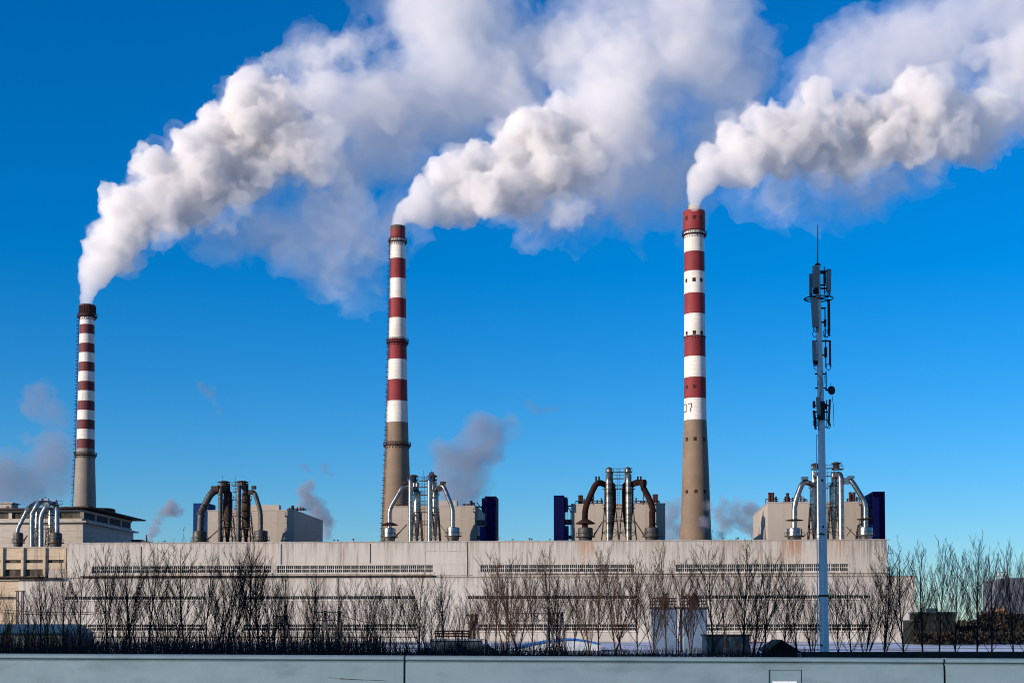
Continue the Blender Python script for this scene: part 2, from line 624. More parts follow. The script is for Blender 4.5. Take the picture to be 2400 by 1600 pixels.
mb.box(lx(138), lx(144), ys - .06, ys - .003, lz(1350), lz(1338))
oldbay.part(mb, 'door', M_DARK)
mb = MB()
mb.box(lx(104), lx(150), ys - .07, ys - .01, lz(1350), lz(1331))
oldbay.part(mb, 'white_panel', M_LOW)
mb = MB()
mb.box(XA, lx(103), -3.2, ys - .6, lz(1350.5), lz(1347.5))
mb.mark()
mb.box(XA, lx(152), -2.5, -2.1, lz(1356), lz(1351.5))
oldbay.parts(mb, 'canopy', M_SOOTY)
mb = MB()
mb.box(XA, lx(50) - .02, -1.3, -0.6, 0, lz(1357))
oldbay.part(mb, 'plinth_wall', M_CONC)
mb = MB()
a = lx(-80)
mb.box(a, lx(43), -1.35, -1.31, lz(1402), lz(1395.5))
oldbay.part(mb, 'window', M_GRILLE)


# ------------------------------------------------------------------ the boiler house at the far left
def slab(mb, x0, x1, y0, y1, z0, z1):
    mb.box(x0, x1, y0, y1, z0, z1)


D0 = 30.0
boiler = PlantThing('boiler_house', 'old concrete boiler house with ribbon windows and overhanging roof below the leftmost chimney', 'boiler house', (lx(120, D0), D0, 0))
bx0, bx1 = lx(-160, D0), lx(193.5, D0)
depth = 46.0
ze = lz(1187, D0)          # underside of the eave
zl = lz(1217, D0)          # ledge
mb = MB()
mb.box(bx0, bx1, D0, D0 + depth, 0, zl - 0.2)
boiler.part(mb, 'wall', M_GCONC)
mb = MB()
mb.box(bx0, bx1 + 1.4, D0 - 1.4, D0 + depth + 1.2, zl - .2, zl + .25)
boiler.part(mb, 'ledge', M_COPING)
mb = MB()
mb.box(bx0, bx1 - .4, D0 + .4, D0 + depth - .4, zl + .25, zl + 1.1)
mb.box(bx0, bx1 - .4, D0 + .4, D0 + depth - .4, ze - 0.7, ze)
for px in (-100, -50, 22, 130, 190):
    x = lx(px, D0)
    mb.box(x - .5, x + .5, D0 + .2, D0 + 0.8, zl + 1.1, ze - .7)
for k in range(1, 4):
    y = D0 + depth * k / 4
    mb.box(bx1 - 0.7, bx1 - .2, y - .45, y + .45, zl + 1.1, ze - .7)
mb.box(bx1 - .9, bx1 - .2, D0 + .2, D0 + 1.0, zl + 1.1, ze - .7)
boiler.part(mb, 'upper_wall', M_GCONC)
mb = MB()
mb.box(bx0, bx1 - .55, D0 + .75, D0 + .95, zl + 1.1, ze - .7)
boiler.part(mb, 'window', M_GRILLE)
mb = MB()
mb.box(bx1 - .85, bx1 - .6, D0 + 1.0, D0 + depth - 1, zl + 1.1, ze - .7)
boiler.part(mb, 'window', surf('navy_glazing', (.012, .016, .035), (.02, .03, .05), .3, .7))
mb = MB()
xr = lx(62, D0)
mb.add([(bx0, D0 - 2, ze), (xr, D0 - 2, ze - .2), (bx1 + 2.5, D0 - 2.6, ze + .4), (bx1 + 3.2, D0 + depth + 3, ze + .1), (bx0, D0 + depth, ze + .1),
        (bx0, D0 - 2, ze + .5), (xr, D0 - 2, ze + .35), (bx1 + 2.5, D0 - 2.6, ze + .8), (bx1 + 3.2, D0 + depth + 3, ze + .5), (bx0, D0 + depth, ze + .5)],
       [(4, 3, 2, 1, 0), (5, 6, 7, 8, 9), (0, 1, 6, 5), (1, 2, 7, 6), (2, 3, 8, 7), (3, 4, 9, 8), (4, 0, 5, 9)])
boiler.part(mb, 'roof', M_SOOTY)
mb = MB()
c = loc(246, 1190, D0 + 26)
mb.lathe([(4.2, ze + .51), (4.2, ze + 2.1), (3.6, ze + 2.4), (0.01, ze + 2.5)], (c.x - 1.0, D0 + 26), 24)
boiler.part(mb, 'roof_cap', M_SOOTY, smooth=True)
# penthouse
mb = MB()
a, b = lx(-14, D0 + 6), lx(25, D0 + 6)
mb.box(a, b, D0 + 6, D0 + 11, ze + .5, lz(1172, D0 + 6))
mb.box(a - .4, b + .5, D0 + 5.5, D0 + 11.5, lz(1172, D0 + 6) + .003, lz(1170, D0 + 6) + .1)
pent = boiler.part(mb, 'penthouse', M_LOW)
mb = MB()
mb.box(lx(13, D0 + 6), lx(20, D0 + 6), D0 + 5.95, D0 + 5.99, lz(1186, D0 + 6), lz(1178, D0 + 6))
boiler.part(mb, 'window', M_DARK, pent)

# the low shed behind the hall roof
shed = PlantThing('rooftop_shed', 'low dark green shed just right of the old boiler house, on the hall roof line', 'shed', (lx(330, 40), 40, 0))
mb = MB()
mb.box(lx(308, 40), lx(334, 40), 40, 60, 0, lz(1261.5, 40))
mb.add([(lx(334, 40), 40, 0), (lx(353, 40), 40, 0), (lx(353, 40), 40, lz(1274, 40)), (lx(334, 40), 40, lz(1261.5, 40)),
        (lx(334, 40), 60, 0), (lx(353, 40), 60, 0), (lx(353, 40), 60, lz(1274, 40)), (lx(334, 40), 60, lz(1261.5, 40))],
       [(0, 1, 2, 3), (7, 6, 5, 4), (2, 6, 7, 3), (1, 5, 6, 2)])
shed.part(mb, 'wall', surf('green_shed_sheet', (0.07, 0.10, 0.10), (0.05, 0.07, 0.075), 0.4, 0.7))
mb = MB()
mb.bar((lx(308, 40) - .1, 39.8, lz(1261, 40)), (lx(334, 40), 39.8, lz(1261, 40)), .3)
mb.bar((lx(334, 40), 39.8, lz(1261, 40)), (lx(353, 40), 39.8, lz(1273.5, 40)), .3)
shed.part(mb, 'roof_edge', M_SOOTY)
mast0 = PlantThing('roof_mast', 'thin dark stayed mast beside the low green shed', 'mast', (lx(343, 38), 38, lz(1276, 38)))
mb = MB()
p = loc(343, 1276, 38)
mb.tube([p, p + Vector((0, 0, 3.0))], [.28, .2], 6)
for s in (-1, 1):
    mb.bar(p + Vector((0, 0, 2.2)), p + Vector((s * 1.7, 0, 0.8)), .06)
mast0.part(mb, 'pole', M_DARK)


# ------------------------------------------------------------------ boiler blocks with blue towers
def block(label, fx0, fx1, ztop_px, d, depth, raised=None, line=None):
    t = PlantThing('boiler_block', label, 'boiler building', (lx((fx0 + fx1) / 2, d), d, 0), 'boiler blocks behind the hall roof')
    x0, x1, zt = lx(fx0, d), lx(fx1, d), lz(ztop_px, d)
    mb = MB()
    mb.box(x0, x1, d, d + depth, 0, zt)
    t.part(mb, 'wall', M_BLOCK)
    mb = MB()
    mb.box(x0 - .12, x1 + .12, d - .12, d + .5, zt + .003, zt + .28)
    mb.box(x0 - .12, x0 + .4, d + .5, d + depth, zt + .003, zt + .28)
    mb.box(x1 - .4, x1 + .12, d + .5, d + depth, zt + .003, zt + .28)
    if line:
        zz = lz(line, d)
        mb.box(x0 - .05, x1 + .05, d - .05, d - .003, zz - .08, zz + .08)
        mb.box(x1 + .003, x1 + .05, d - .003, d + depth, zz - .08, zz + .08)
    t.part(mb, 'coping', M_COPING)
    if raised:
        a, b, py, dd = raised
        mb = MB()
        mb.box(lx(a, d + 8), lx(b, d + 8), d + 8, d + 8 + dd, zt - 0.3, lz(py, d + 8))
        t.part(mb, 'raised_roof', M_BLOCK)
    return t, x0, x1, zt


def blue_tower(label, px0, px1, pyt, d, dep, mat, side=0, link=None):
    t = PlantThing('lift_tower', label, 'lift tower', (lx((px0 + px1) / 2, d), d, 0), 'blue towers beside the boiler blocks')
    x0, x1, zt = lx(px0, d), lx(px1, d), lz(pyt, d)
    mb = MB()
    mb.box(x0, x1, d, d + dep, 0, zt)
    if side:
        o = 0.9 * side
        mb.box(min(x0, x0 + o) if side < 0 else x1, x0 if side < 0 else x1 + o, d + .3, d + dep, zt - 4.2, zt - .5)
    t.part(mb, 'shaft', mat)
    if link:
        mb = MB()
        xa, xb = (x1, lx(link, d)) if side >= 0 else (lx(link, d), x0)
        for f in (0.78, 0.45, 0.41, 0.38, 0.07, 0.10):
            z = lz(1268, d) + (zt - lz(1268, d)) * f
            hgt = .9 if f in (0.45, 0.10) else .3
            mb.box(xa, xb, d + 1.5, d + 3.0, z - hgt / 2, z + hgt / 2)
        xm = xa if side < 0 else xb
        for k in range(3):
            x = xa + (xb - xa) * (0.15 + 0.35 * k)
            mb.bar((x, d + 1.6, lz(1275, d)), (x, d + 1.6, lz(1190, d)), .12)
        mb.bar((xa, d + 1.6, lz(1175, d)), (xb, d + 1.6, lz(1200, d)), .25)
        br = t.part(mb, 'link_bridge', M_DARK)
        mb = MB()
        mb.box(xa + .3 * (xb - xa) * 0, xa + .62 * (xb - xa) if side >= 0 else xb, d + 0.8, d + 2.4, lz(1266, d), lz(1232, d)) if side >= 0 else mb.box(xa + .4 * (xb - xa), xb, d + .8, d + 2.4, lz(1266, d), lz(1232, d))
        t.part(mb, 'landing', M_BLUEB)
    return t


def pipe_rack(label, px0, px1, pyb, pyt, d, seed, tall=()):
    """rusty vent pipework on a block's roof"""
    rn = random.Random(seed)
    t = PlantThing('vent_pipework', label, 'roof pipework', (lx((px0 + px1) / 2, d), d, lz(pyb, d)), 'rusty pipework on the block roofs')
    x0, x1, zb, zt = lx(px0, d), lx(px1, d), lz(pyb, d), lz(pyt, d)
    h = zt - zb
    mb = MB()
    n = max(3, int((x1 - x0) / 1.1))
    for i in range(n):
        x = x0 + (x1 - x0) * (i + .5) / n + rn.uniform(-.2, .2)
        y = d + rn.uniform(0, 2.0)
        hh = h * rn.uniform(.35, .8)
        mb.tube([(x, y, zb), (x, y, zb + hh)], .22, 7)
        if rn.random() < .6:
            x2 = x + rn.uniform(-1.2, 1.2)
            mb.tube([(x, y, zb + hh * .7), (x2, y, zb + hh * .7), (x2, y, zb)], .16, 6)
    mb.bar((x0, d + .5, zb + h * .35), (x1, d + .5, zb + h * .35), .25)
    mb.bar((x0, d + 1.2, zb + h * .18), (x1, d + 1.2, zb + h * .18), .18)
    t.part(mb, 'pipe_bank', M_RPIPE, smooth=True)
    mb = MB()
    for px in tall:
        mb.mark()
        x = lx(px, d)
        mb.tube([(x, d, zb), (x, d, zt)], .42, 8)
        mb.tube([(x, d, zt - .5), (x, d, zt - .2)], .5, 8)
    if tall:
        t.parts(mb, 'silencer', M_RPIPE, smooth=True)
    return t


BD = 25.0
block('beige boiler block with a raised roof behind the dark twin ducts', 486, 688.7, 1193, BD, 42, (560, 653, 1179, 3), 1221.5)
block('beige boiler block behind the shiny ducts at the foot of the middle chimney', 919, 1115, 1186, BD, 46, (1026, 1070, 1171.5, 4), 1216)
block('beige boiler block behind the rusty twin ducts, between the middle and the right chimney', 1339, 1559.6, 1183, BD, 44)
block('beige boiler block behind the pale mast at the right end of the hall', 1800.5, 2031, 1182, BD, 46)
blue_tower('bright blue tower left of the leftmost beige block, half hidden by a dark duct', 452, 487, 1174, BD + 4, 8, M_BLUEB)
blue_tower('dark blue tower on the right side of the block next to the middle chimney', 1136, 1162.4, 1162, BD - 4, 9, M_BLUE, -1, 1116)
blue_tower('dark blue tower on the left side of the block with the rusty ducts', 1298, 1322, 1161, BD - 2, 8, M_BLUE, 1, 1339)
blue_tower('very dark blue tower at the right end of the plant, beside the shiny ducts', 2047, 2075.5, 1157, BD - 6, 9, M_BLUE, -1, 2030)
pipe_rack('low rusty pipes on the roof edge of the block right of the dark ducts', 672, 716, 1193, 1181, BD + 14, 1, (685,))
pipe_rack('low dark red pipes in front of the foot of the middle chimney', 927, 960, 1185, 1175, BD + 8, 2)
pipe_rack('tangle of rusty pipes on the roof right of the shiny ducts by the middle chimney', 1083, 1111, 1185, 1172, BD + 6, 3, (1104,))
pipe_rack('rusty pipes with a tall silencer on the block roof left of the rusty ducts', 1354, 1414, 1183, 1161, BD + 5, 4, (1359, 1363))
pipe_rack('rusty pipes with a tall silencer on the block roof right of the rusty ducts', 1486, 1546, 1183, 1160, BD + 5, 5, (1534, 1539))
pipe_rack('dark red pipes on the left roof corner of the block behind the pale mast', 1802, 1826, 1181, 1158, BD + 8, 6, (1805, 1812))
pipe_rack('dark red pipes left of the mast, before the small roof tank', 1838, 1892, 1181, 1159, BD + 10, 7, (1847,))
pipe_rack('dark red pipes behind the shiny bent duct right of the mast', 1986, 2016, 1181, 1158, BD + 8, 8, (1994, 2003))


# ------------------------------------------------------------------ duct sets on the hall roof
def arc_pts(p0, p1, p2, n=6):
    """a rounded corner at p1"""
    out = []
    for i in range(n + 1):
        t = i / n
        out.append(p0 * (1 - t) ** 2 + p1 * 2 * t * (1 - t) + p2 * t * t)
    return out


def bent(pts, rcorner):
    pts = [Vector(p) for p in pts]
    out = [pts[0]]
    for i in range(1, len(pts) - 1):
        a, b, c = pts[i - 1], pts[i], pts[i + 1]
        ra = min(rcorner, (a - b).length * .45)
        rc = min(rcorner, (c - b).length * .45)
        out += arc_pts(b + (a - b).normalized() * ra, b, b + (c - b).normalized() * rc)
    out.append(pts[-1])
    return out


def ribbed(mb, pts, r, step, rise, n):
    """a duct whose flanges stand a little proud, in one skin"""
    P, Q = [pts[0]], [r]
    acc = 0.0
    for a, b in zip(pts, pts[1:]):
        L = (b - a).length
        dr = (b - a).normalized()
        q = step - acc
        while q < L - .15:
            c = a + dr * q
            for off, rr in ((-.08, r), (-.075, r + rise), (.075, r + rise), (.08, r)):
                P.append(c + dr * off)
                Q.append(rr)
            q += step
        acc = (L - (q - step)) if q - step > 0 else acc + L
        P.append(b)
        Q.append(r)
    mb.tube(P, Q, n)


def duct_set(label, d, zbase, S, mats):
    """S: dict in picture pixels. pots (cx, halfwidth, top, ring), pipes, cyclones, stacks, hats, walks"""
    m_pipe, m_cyc, m_pot, m_down = mats
    t = PlantThing('exhaust_ducts', label, 'exhaust ducts', (lx(S['cx'], d), d, zbase), 'duct sets on the hall roof')
    k = loc(S['cx'] + 1, 1200, d).x - loc(S['cx'], 1200, d).x       # metres per pixel
    zb = zbase
    for cx, hw, top, ring, hat in S['pots']:
        c = loc(cx, top, d)
        r = hw * k
        zt, zr = c.z, lz(ring, d)
        mb = MB()
        mb.lathe([(r * .72, zb), (r * .80, zb + (zr - zb) * .3), (r * .98, zr), (r, zr), (r, zt - .25), (r * .97, zt), (r * .45, zt + .25), (.01, zt + .3)], (c.x, d), 28)
        pot = t.part(mb, 'hopper', m_pot, smooth=True)
        mb = MB()
        mb.lathe([(r * .95, zr - .12), (r * 1.32, zr - .12), (r * 1.32, zr + .08), (r * .95, zr + .08)], (c.x, d), 28)
        for q in range(14):
            an = 2 * math.pi * q / 14
            px_, py_ = c.x + math.cos(an) * r * 1.28, d + math.sin(an) * r * 1.28
            mb.bar((px_, py_, zr), (px_, py_, zr + 1.0), .05)
        mb.lathe([(r * 1.27, zr + .97), (r * 1.3, zr + 1.02), (r * 1.27, zr + 1.05)], (c.x, d), 28)
        t.part(mb, 'gallery', M_DARK, pot)
        if hat:
            hy, hh, hr = hat
            zh = lz(hy, d)
            mb = MB()
            rr = hr * k
            mb.lathe([(rr, zh - .1), (rr * .98, zh + .02), (rr * .35, zh + hh), (.3, zh + hh + .1)], (c.x, d), 28)
            mb.lathe([(.3, zh), (rr * .97, zh - .12), (rr, zh - .1)], (c.x, d), 28)
            t.part(mb, 'rain_hood', M_RPIPE if m_pot is M_GALV or m_pot is M_DGALV else M_SOOTY, smooth=True)
    for pts, w in S['pipes']:
        mb = MB()
        P = [loc(x, y, d + dd) for x, y, dd in pts]
        ribbed(mb, bent(P, w * k * 1.3), w * k / 2, 2.4, .06, 16)
        t.part(mb, 'bent_pipe', m_pipe, smooth=True)
    for cx, hw, top, r1, r2, dd, neck in S['cyclones']:
        c = loc(cx, top, d + dd)
        r = hw * k
        z1, z2 = lz(r1, d + dd), lz(r2, d + dd)
        mb = MB()
        mb.lathe([(r * .25, zb + .3), (r * .38, zb + 2.0), (r * .92, z2 - .8), (r * .96, z2), (r, z2), (r, z1), (r * .92, z1), (r * .9, c.z - .5), (r * .55, c.z), (r * .5, c.z + .1)], (c.x, d + dd), 24)
        if neck:
            zn = lz(neck, d + dd)
            mb.lathe([(r * .5, c.z), (r * .5, zn)], (c.x, d + dd), 18)
        cyc = t.part(mb, 'cyclone', m_cyc, smooth=True)
        mb = MB()
        for z in (z1, z2):
            mb.lathe([(r * .98, z - .15), (r * 1.28, z - .15), (r * 1.28, z), (r * .98, z)], (c.x, d + dd), 24)
            for q in range(10):
                an = 2 * math.pi * q / 10
                a = (c.x + math.cos(an) * r * 1.25, d + dd + math.sin(an) * r * 1.25)
                mb.bar((*a, z), (*a, z + .9), .05)
            mb.lathe([(r * 1.24, z + .87), (r * 1.27, z + .91), (r * 1.24, z + .95)], (c.x, d + dd), 24)
        t.part(mb, 'gallery', M_DARK, cyc)
        # legs
        mb = MB()
        for sx in (-1, 1):
            for sy in (-1, 1):
                a = Vector((c.x + sx * r * .95, d + dd + sy * r * .95, z2 - .2))
                b = Vector((c.x + sx * r * 1.55, d + dd + sy * r * 1.55, zb))
                mb.bar(a, b, .26)
        for f0, f1 in ((0.0, .33), (.33, .66), (.66, 1.0)):
            for (sx, sy, tx, ty) in ((-1, -1, 1, -1), (1, -1, 1, 1), (1, 1, -1, 1), (-1, 1, -1, -1)):
                def leg(f, sx, sy):
                    q = r * (.95 + .6 * f)
                    return Vector((c.x + sx * q, d + dd + sy * q, (z2 - .2) + (zb - z2 + .2) * f))
                mb.bar(leg(f0, sx, sy), leg(f1, tx, ty), .13)
                mb.bar(leg(f1, sx, sy), leg(f1, tx, ty), .13)
        t.part(mb, 'support_frame', M_DARK)
    for x, w, top, (tx, tdd), flange in S['stacks']:
        # down-comer with an elbow over to the cyclone behind
        r = w * k / 2
        p0 = loc(x, top, d)
        pts = [Vector((p0.x, d, zb)), Vector((p0.x, d, p0.z))]
        q = loc(tx, top, d + tdd)
        pts += [Vector((q.x, d + tdd, p0.z)), Vector((q.x, d + tdd, p0.z - 3.5))]
        mb = MB()
        ribbed(mb, bent(pts, r * 2.2), r, 2.4, .05, 18)
        st = t.part(mb, 'downcomer', m_down, smooth=True)
        if flange:
            fy, fw, hy, hw, hoff, dome = flange
            zf, zh = lz(fy, d), lz(hy, d)
            cxx, cyy = (p0.x + q.x) / 2, d + tdd / 2
            mb = MB()
            fr = fw * k / 2
            mb.lathe([(r * .5, zf - .12), (fr, zf - .12), (fr, zf + .1), (r * .5, zf + .1)], (cxx, cyy), 24)
            for qq in range(12):
                an = 2 * math.pi * qq / 12
                a = (cxx + math.cos(an) * fr * .97, cyy + math.sin(an) * fr * .97)
                mb.bar((*a, zf), (*a, zf + 1.0), .05)
            mb.lathe([(fr * .96, zf + .97), (fr * .99, zf + 1.01), (fr * .96, zf + 1.05)], (cxx, cyy), 24)
            t.part(mb, 'top_gallery', M_DARK, st)
            mb = MB()
            hr = hw * k / 2
            o = hoff * k
            if dome:
                mb.lathe([(hr * .8, zf + .1), (hr * .85, (zf + zh) / 2), (hr * .7, zh - .3), (hr * .3, zh), (.01, zh + .05)], (cxx + o, cyy), 18)
            else:
                mb.lathe([(hr * .62, zf + .1), (hr * .6, zh - .55), (hr * .35, zh - .4), (hr, zh - .35), (hr, zh - .2), (hr * .5, zh + .1), (.01, zh + .2)], (cxx + o, cyy), 20)
            t.part(mb, 'vent_cap', M_SOOTY if not dome else m_down, st, smooth=True)
    mb = MB()
    for x0, x1, y in S['walks']:
        mb.mark()
        a, b, z = lx(x0, d), lx(x1, d), lz(y, d)
        mb.box(a, b, d + .4, d + 1.6, z - .12, z + .06)
        for yy in (d + .45, d + 1.55):
            mb.bar((a, yy, z + 1.0), (b, yy, z + 1.0), .06)
            for q in range(4):
                xx = a + (b - a) * q / 3
                mb.bar((xx, yy, z), (xx, yy, z + 1.0), .05)
    t.parts(mb, 'walkway', M_DARK)
    mb = MB()
    x, y0, y1 = S['ladder']
    a = lx(x, d)
    for s in (-.35, .35):
        mb.bar((a + s, d + .3, lz(y0, d)), (a + s, d + .3, lz(y1, d)), .09)
    z = lz(y0, d)
    while z < lz(y1, d):
        mb.bar((a - .35, d + .3, z), (a + .35, d + .3, z), .06)
        z += .6
    t.part(mb, 'ladder', M_DARK)
    mb = MB()
    for (xa, ya, xb, yb, w) in S.get('struts', ()):
        mb.mark()
        mb.bar(loc(xa, ya, d), loc(xb, yb, d), w)
    if mb.v:
        t.parts(mb, 'strut', M_DARK)
    mb = MB()
    for (xa, ya, xb, yb, w) in S.get('boxes', ()):
        mb.mark()
        a, b = loc(xa, ya, d), loc(xb, yb, d)
        mb.box(a.x, b.x, d - w * k * .5, d + w * k * .5, b.z, a.z)
    if mb.v:
        t.parts(mb, 'damper_box', S.get('boxmat', M_SOOTY))
    mb = MB()
    for x, y0, y1 in S.get('rods', ()):
        mb.mark()
        mb.bar(loc(x, y0, d + 1), loc(x, y1, d + 1), .09)
    if mb.v:
        t.parts(mb, 'lightning_rod', M_DARK)
    return t


ZB = ZR - 0.3
duct_set('shiny silver twin ducts with one hooded hopper, before the middle chimney', 10.0, ZB, dict(
    cx=990, pots=[(913, 14.5, 1238, 1257, (1228, .7, 20)), (1062, 15, 1236, 1255.5, None)],
    pipes=[([(912.8, 1240, 0), (912.8, 1193, 0), (946, 1136, 0), (972, 1146, 2.5)], 10.2), ([(1061, 1238, 0), (1061, 1191, 0), (1038, 1134, 0), (1022, 1150, 2.5)], 10.2)],
    cyclones=[(977.5, 9, 1148, 1157, 1198, 3.4, 1128), (1020, 8.2, 1150, 1157, 1198, 3.4, 1128)],
    stacks=[(962.5, 11, 1119, (972, 3.4), (1122, 26, 1110, 23, 2, False)), (1007.5, 11.5, 1119, (1016, 3.4), (1122, 26, 1110, 23, 2, False))],
    walks=[(980, 1002, 1124), (981, 1001, 1139), (984, 1001, 1157.5), (985, 1001, 1180), (985, 1001, 1198), (984, 1000, 1227)], ladder=(991, 1262, 1112),
    struts=[(928, 1256, 954, 1228, .3), (1032, 1230, 1048, 1250, .2)], boxes=[(1025, 1139, 1036, 1150, 9), (940, 1130, 952, 1134, 8), (1032, 1128, 1045, 1134, 8)],
    rods=[(992, 1124, 1103), (1011, 1110, 1101)]), (M_GALV, M_GALV, M_GALV, M_GALV))
duct_set('dark weathered twin ducts before the leftmost beige block with the pale blue tower', 10.0, ZB, dict(
    cx=550, pots=[(468, 16, 1245, 1265, None), (611.5, 15.5, 1244, 1263, None)],
    pipes=[([(469, 1247, 0), (471, 1200, 0), (497, 1150, 0), (525, 1148, 2.5)], 16), ([(611, 1245, 0), (611, 1199, 0), (596, 1150, 0), (578, 1158, 2.5)], 10.5)],
    cyclones=[(534, 11, 1150, 1166, 1205, 3.6, 1128), (577, 10.5, 1152, 1166, 1205, 3.6, 1128)],
    stacks=[(517, 10.5, 1139, (532, 3.6), (1131, 30, 1121, 28, 1, False)), (560, 10.5, 1139, (574, 3.6), (1131, 30, 1121, 28, 1, False))],
    walks=[(540, 562, 1132), (544, 560, 1147.5), (548, 560, 1167), (547, 562, 1188), (547, 562, 1205), (540, 590, 1234)], ladder=(552, 1270, 1122),
    struts=[(484, 1266, 512, 1241, .3), (512, 1241, 520, 1241, .3)], boxes=[(496, 1139, 513, 1152, 12), (583, 1148, 594, 1158, 9), (590, 1138, 600, 1146, 7)],
    rods=[(522, 1128, 1113), (552, 1130, 1117), (586, 1130, 1122)]), (M_DGALV, M_SOOTY, M_DGALV, M_DGALV))
duct_set('rusty brown twin ducts with patched silver fronts, left of the right chimney', 10.0, ZB, dict(
    cx=1449, pots=[(1372, 17.5, 1237, 1258, (1227, 1.1, 24)), (1528, 17.5, 1237, 1258, None)],
    pipes=[([(1371, 1240, 0), (1371, 1189, 0), (1399, 1127, 0), (1424, 1138, 2.5)], 14), ([(1528.5, 1240, 0), (1528.5, 1181, 0), (1499, 1126, 0), (1476, 1138, 2.5)], 14)],
    cyclones=[(1430, 14, 1130, 1147, 1192, 4.2, 1110), (1471, 14, 1130, 1147, 1192, 4.2, 1110)],
    stacks=[(1426.5, 14.5, 1112, (1430, 4.2), (1106, 20, 1094, 17, 0, True)), (1473, 14.5, 1112, (1471, 4.2), (1106, 20, 1094, 17, 0, True))],
    walks=[(1438, 1464, 1107), (1437, 1463, 1122), (1442, 1459, 1146), (1442, 1459, 1192), (1438, 1462, 1220)], ladder=(1450, 1262, 1098),
    struts=[(1391, 1256, 1412, 1222, .35), (1489, 1222, 1512, 1258, .35), (1391, 1150, 1391, 1183, .3), (1508, 1150, 1508, 1183, .3)],
    boxes=[(1395, 1116, 1399, 1126, 10), (1402, 1116, 1406, 1126, 10), (1493, 1116, 1497, 1126, 10), (1500, 1116, 1504, 1126, 10), (1484, 1127, 1495, 1138, 10)],
    boxmat=M_RUSTY), (M_RUSTY, M_SOOTY, M_DGALV, M_BANDED))
duct_set('shiny silver twin ducts with flat hoods over both hoppers, partly behind the pale mast', 10.0, ZB, dict(
    cx=1937, pots=[(1862, 18, 1238, 1259, (1222, .3, 21)), (2028.5, 17, 1236, 1257.5, (1220.5, .3, 21))],
    pipes=[([(1861.5, 1240, 0), (1862, 1180, 0), (1882, 1126, 0), (1905, 1136, 2.5)], 13), ([(2028.5, 1240, 0), (2028.5, 1179, 0), (1993, 1121, 0), (1972, 1132, 2.5)], 12.5)],
    cyclones=[(1907, 9.5, 1131, 1147, 1193, 3.8, 1110), (1953.5, 10.5, 1131, 1144, 1192.5, 3.8, 1110)],
    stacks=[(1918, 11, 1110, (1909, 3.8), (1103, 27, 1090, 22, -2, False)), (1970.5, 14, 1110, (1956, 3.8), (1103.5, 28, 1088, 24, -3, False))],
    walks=[(1926, 1960, 1102), (1928, 1950, 1120), (1930, 1944, 1148), (1928, 1944, 1193), (1928, 1950, 1238)], ladder=(1938, 1262, 1095),
    struts=[(1882, 1258, 1905, 1237, .2), (1984, 1234, 2006, 1256, .2), (1984, 1256, 1996, 1238, .2)],
    boxes=[(1878, 1117, 1894, 1124, 11), (1977, 1120, 1990, 1134, 11), (1986, 1115, 2002, 1121, 10)], boxmat=M_GALV,
    rods=[(1972, 1090, 1081)]), (M_GALV, M_GALV, M_GALV, M_GALV))
duct_set('blue grey gooseneck ducts before the old boiler house with the overhanging roof', 12.0, cz - .3, dict(
    cx=95, pots=[(43, 11, 1249, 1266, None), (131, 14, 1249, 1267, None)],
    pipes=[([(41, 1252, 0), (41, 1240, 0), (66, 1190, 0), (82, 1178, 5)], 9), ([(134, 1250, 0), (134, 1190, 0), (130, 1178, 5)], 10.5),
           ([(75, 1285, 0), (75, 1205, 0), (92, 1174, 0), (106, 1172, 4), (106, 1190, 7)], 11), ([(96, 1285, 0), (96, 1207, 0), (113, 1180, 0), (128, 1176, 4), (128, 1190, 7)], 11.5)],
    cyclones=[(88, 5.5, 1190, 1203, 1231, 7, None), (120, 7, 1190, 1200, 1231, 7, None)],
    stacks=[], walks=[(82, 140, 1174), (80, 128, 1232)], ladder=(108, 1270, 1200),
    struts=[(55, 1268, 64, 1254, .3)], boxes=[(92, 1168, 98, 1173, 8), (104, 1167, 114, 1173, 8), (122, 1170, 132, 1175, 8)], boxmat=M_BLUEGALV), (M_BLUEGALV, M_GALV, M_DGALV, M_BLUEGALV))

# small forked vents along the roof edge
vents = (783, 792, 828, 1202, 1241, 1246, 1289, 1694, 1726, 1730, 1776, 386, 748, 1168)
names = ('left of the middle chimney', 'second left of the middle chimney', 'nearest left of the middle chimney', 'first right of the blue tower', 'second right of the blue tower', 'third right of the blue tower', 'last before the second blue tower',
         'first right of the right chimney', 'second right of the right chimney', 'third right of the right chimney', 'nearest the last block', 'alone right of the green shed', 'beside the leftmost beige block', 'beside the middle blue tower')
mbv = MB()
mbv.tube([(0, 0, -.3), (0, 0, 1.15)], .11, 6)
mbv.box(-.3, .3, -.12, .12, 1.15, 1.4)
me_v = None
for px, nm in zip(vents, names):
    p = loc(px, 1266, 6.0)
    p.z = ZR - .2
    if me_v is None:
        o = mbv.build('roof_vent', M_DARK)
        me_v = o.data
    else:
        o = bpy.data.objects.new('roof_vent', me_v)
        col.objects.link(o)
    o.location = p2w(p)
    o.rotation_euler = (0, 0, TH)
    o.scale = (1, 1, random.uniform(.85, 1.25))
    tag(o, 'small dark T-shaped vent on the hall roof edge, ' + nm, 'roof vent', 'small vents along the hall roof')


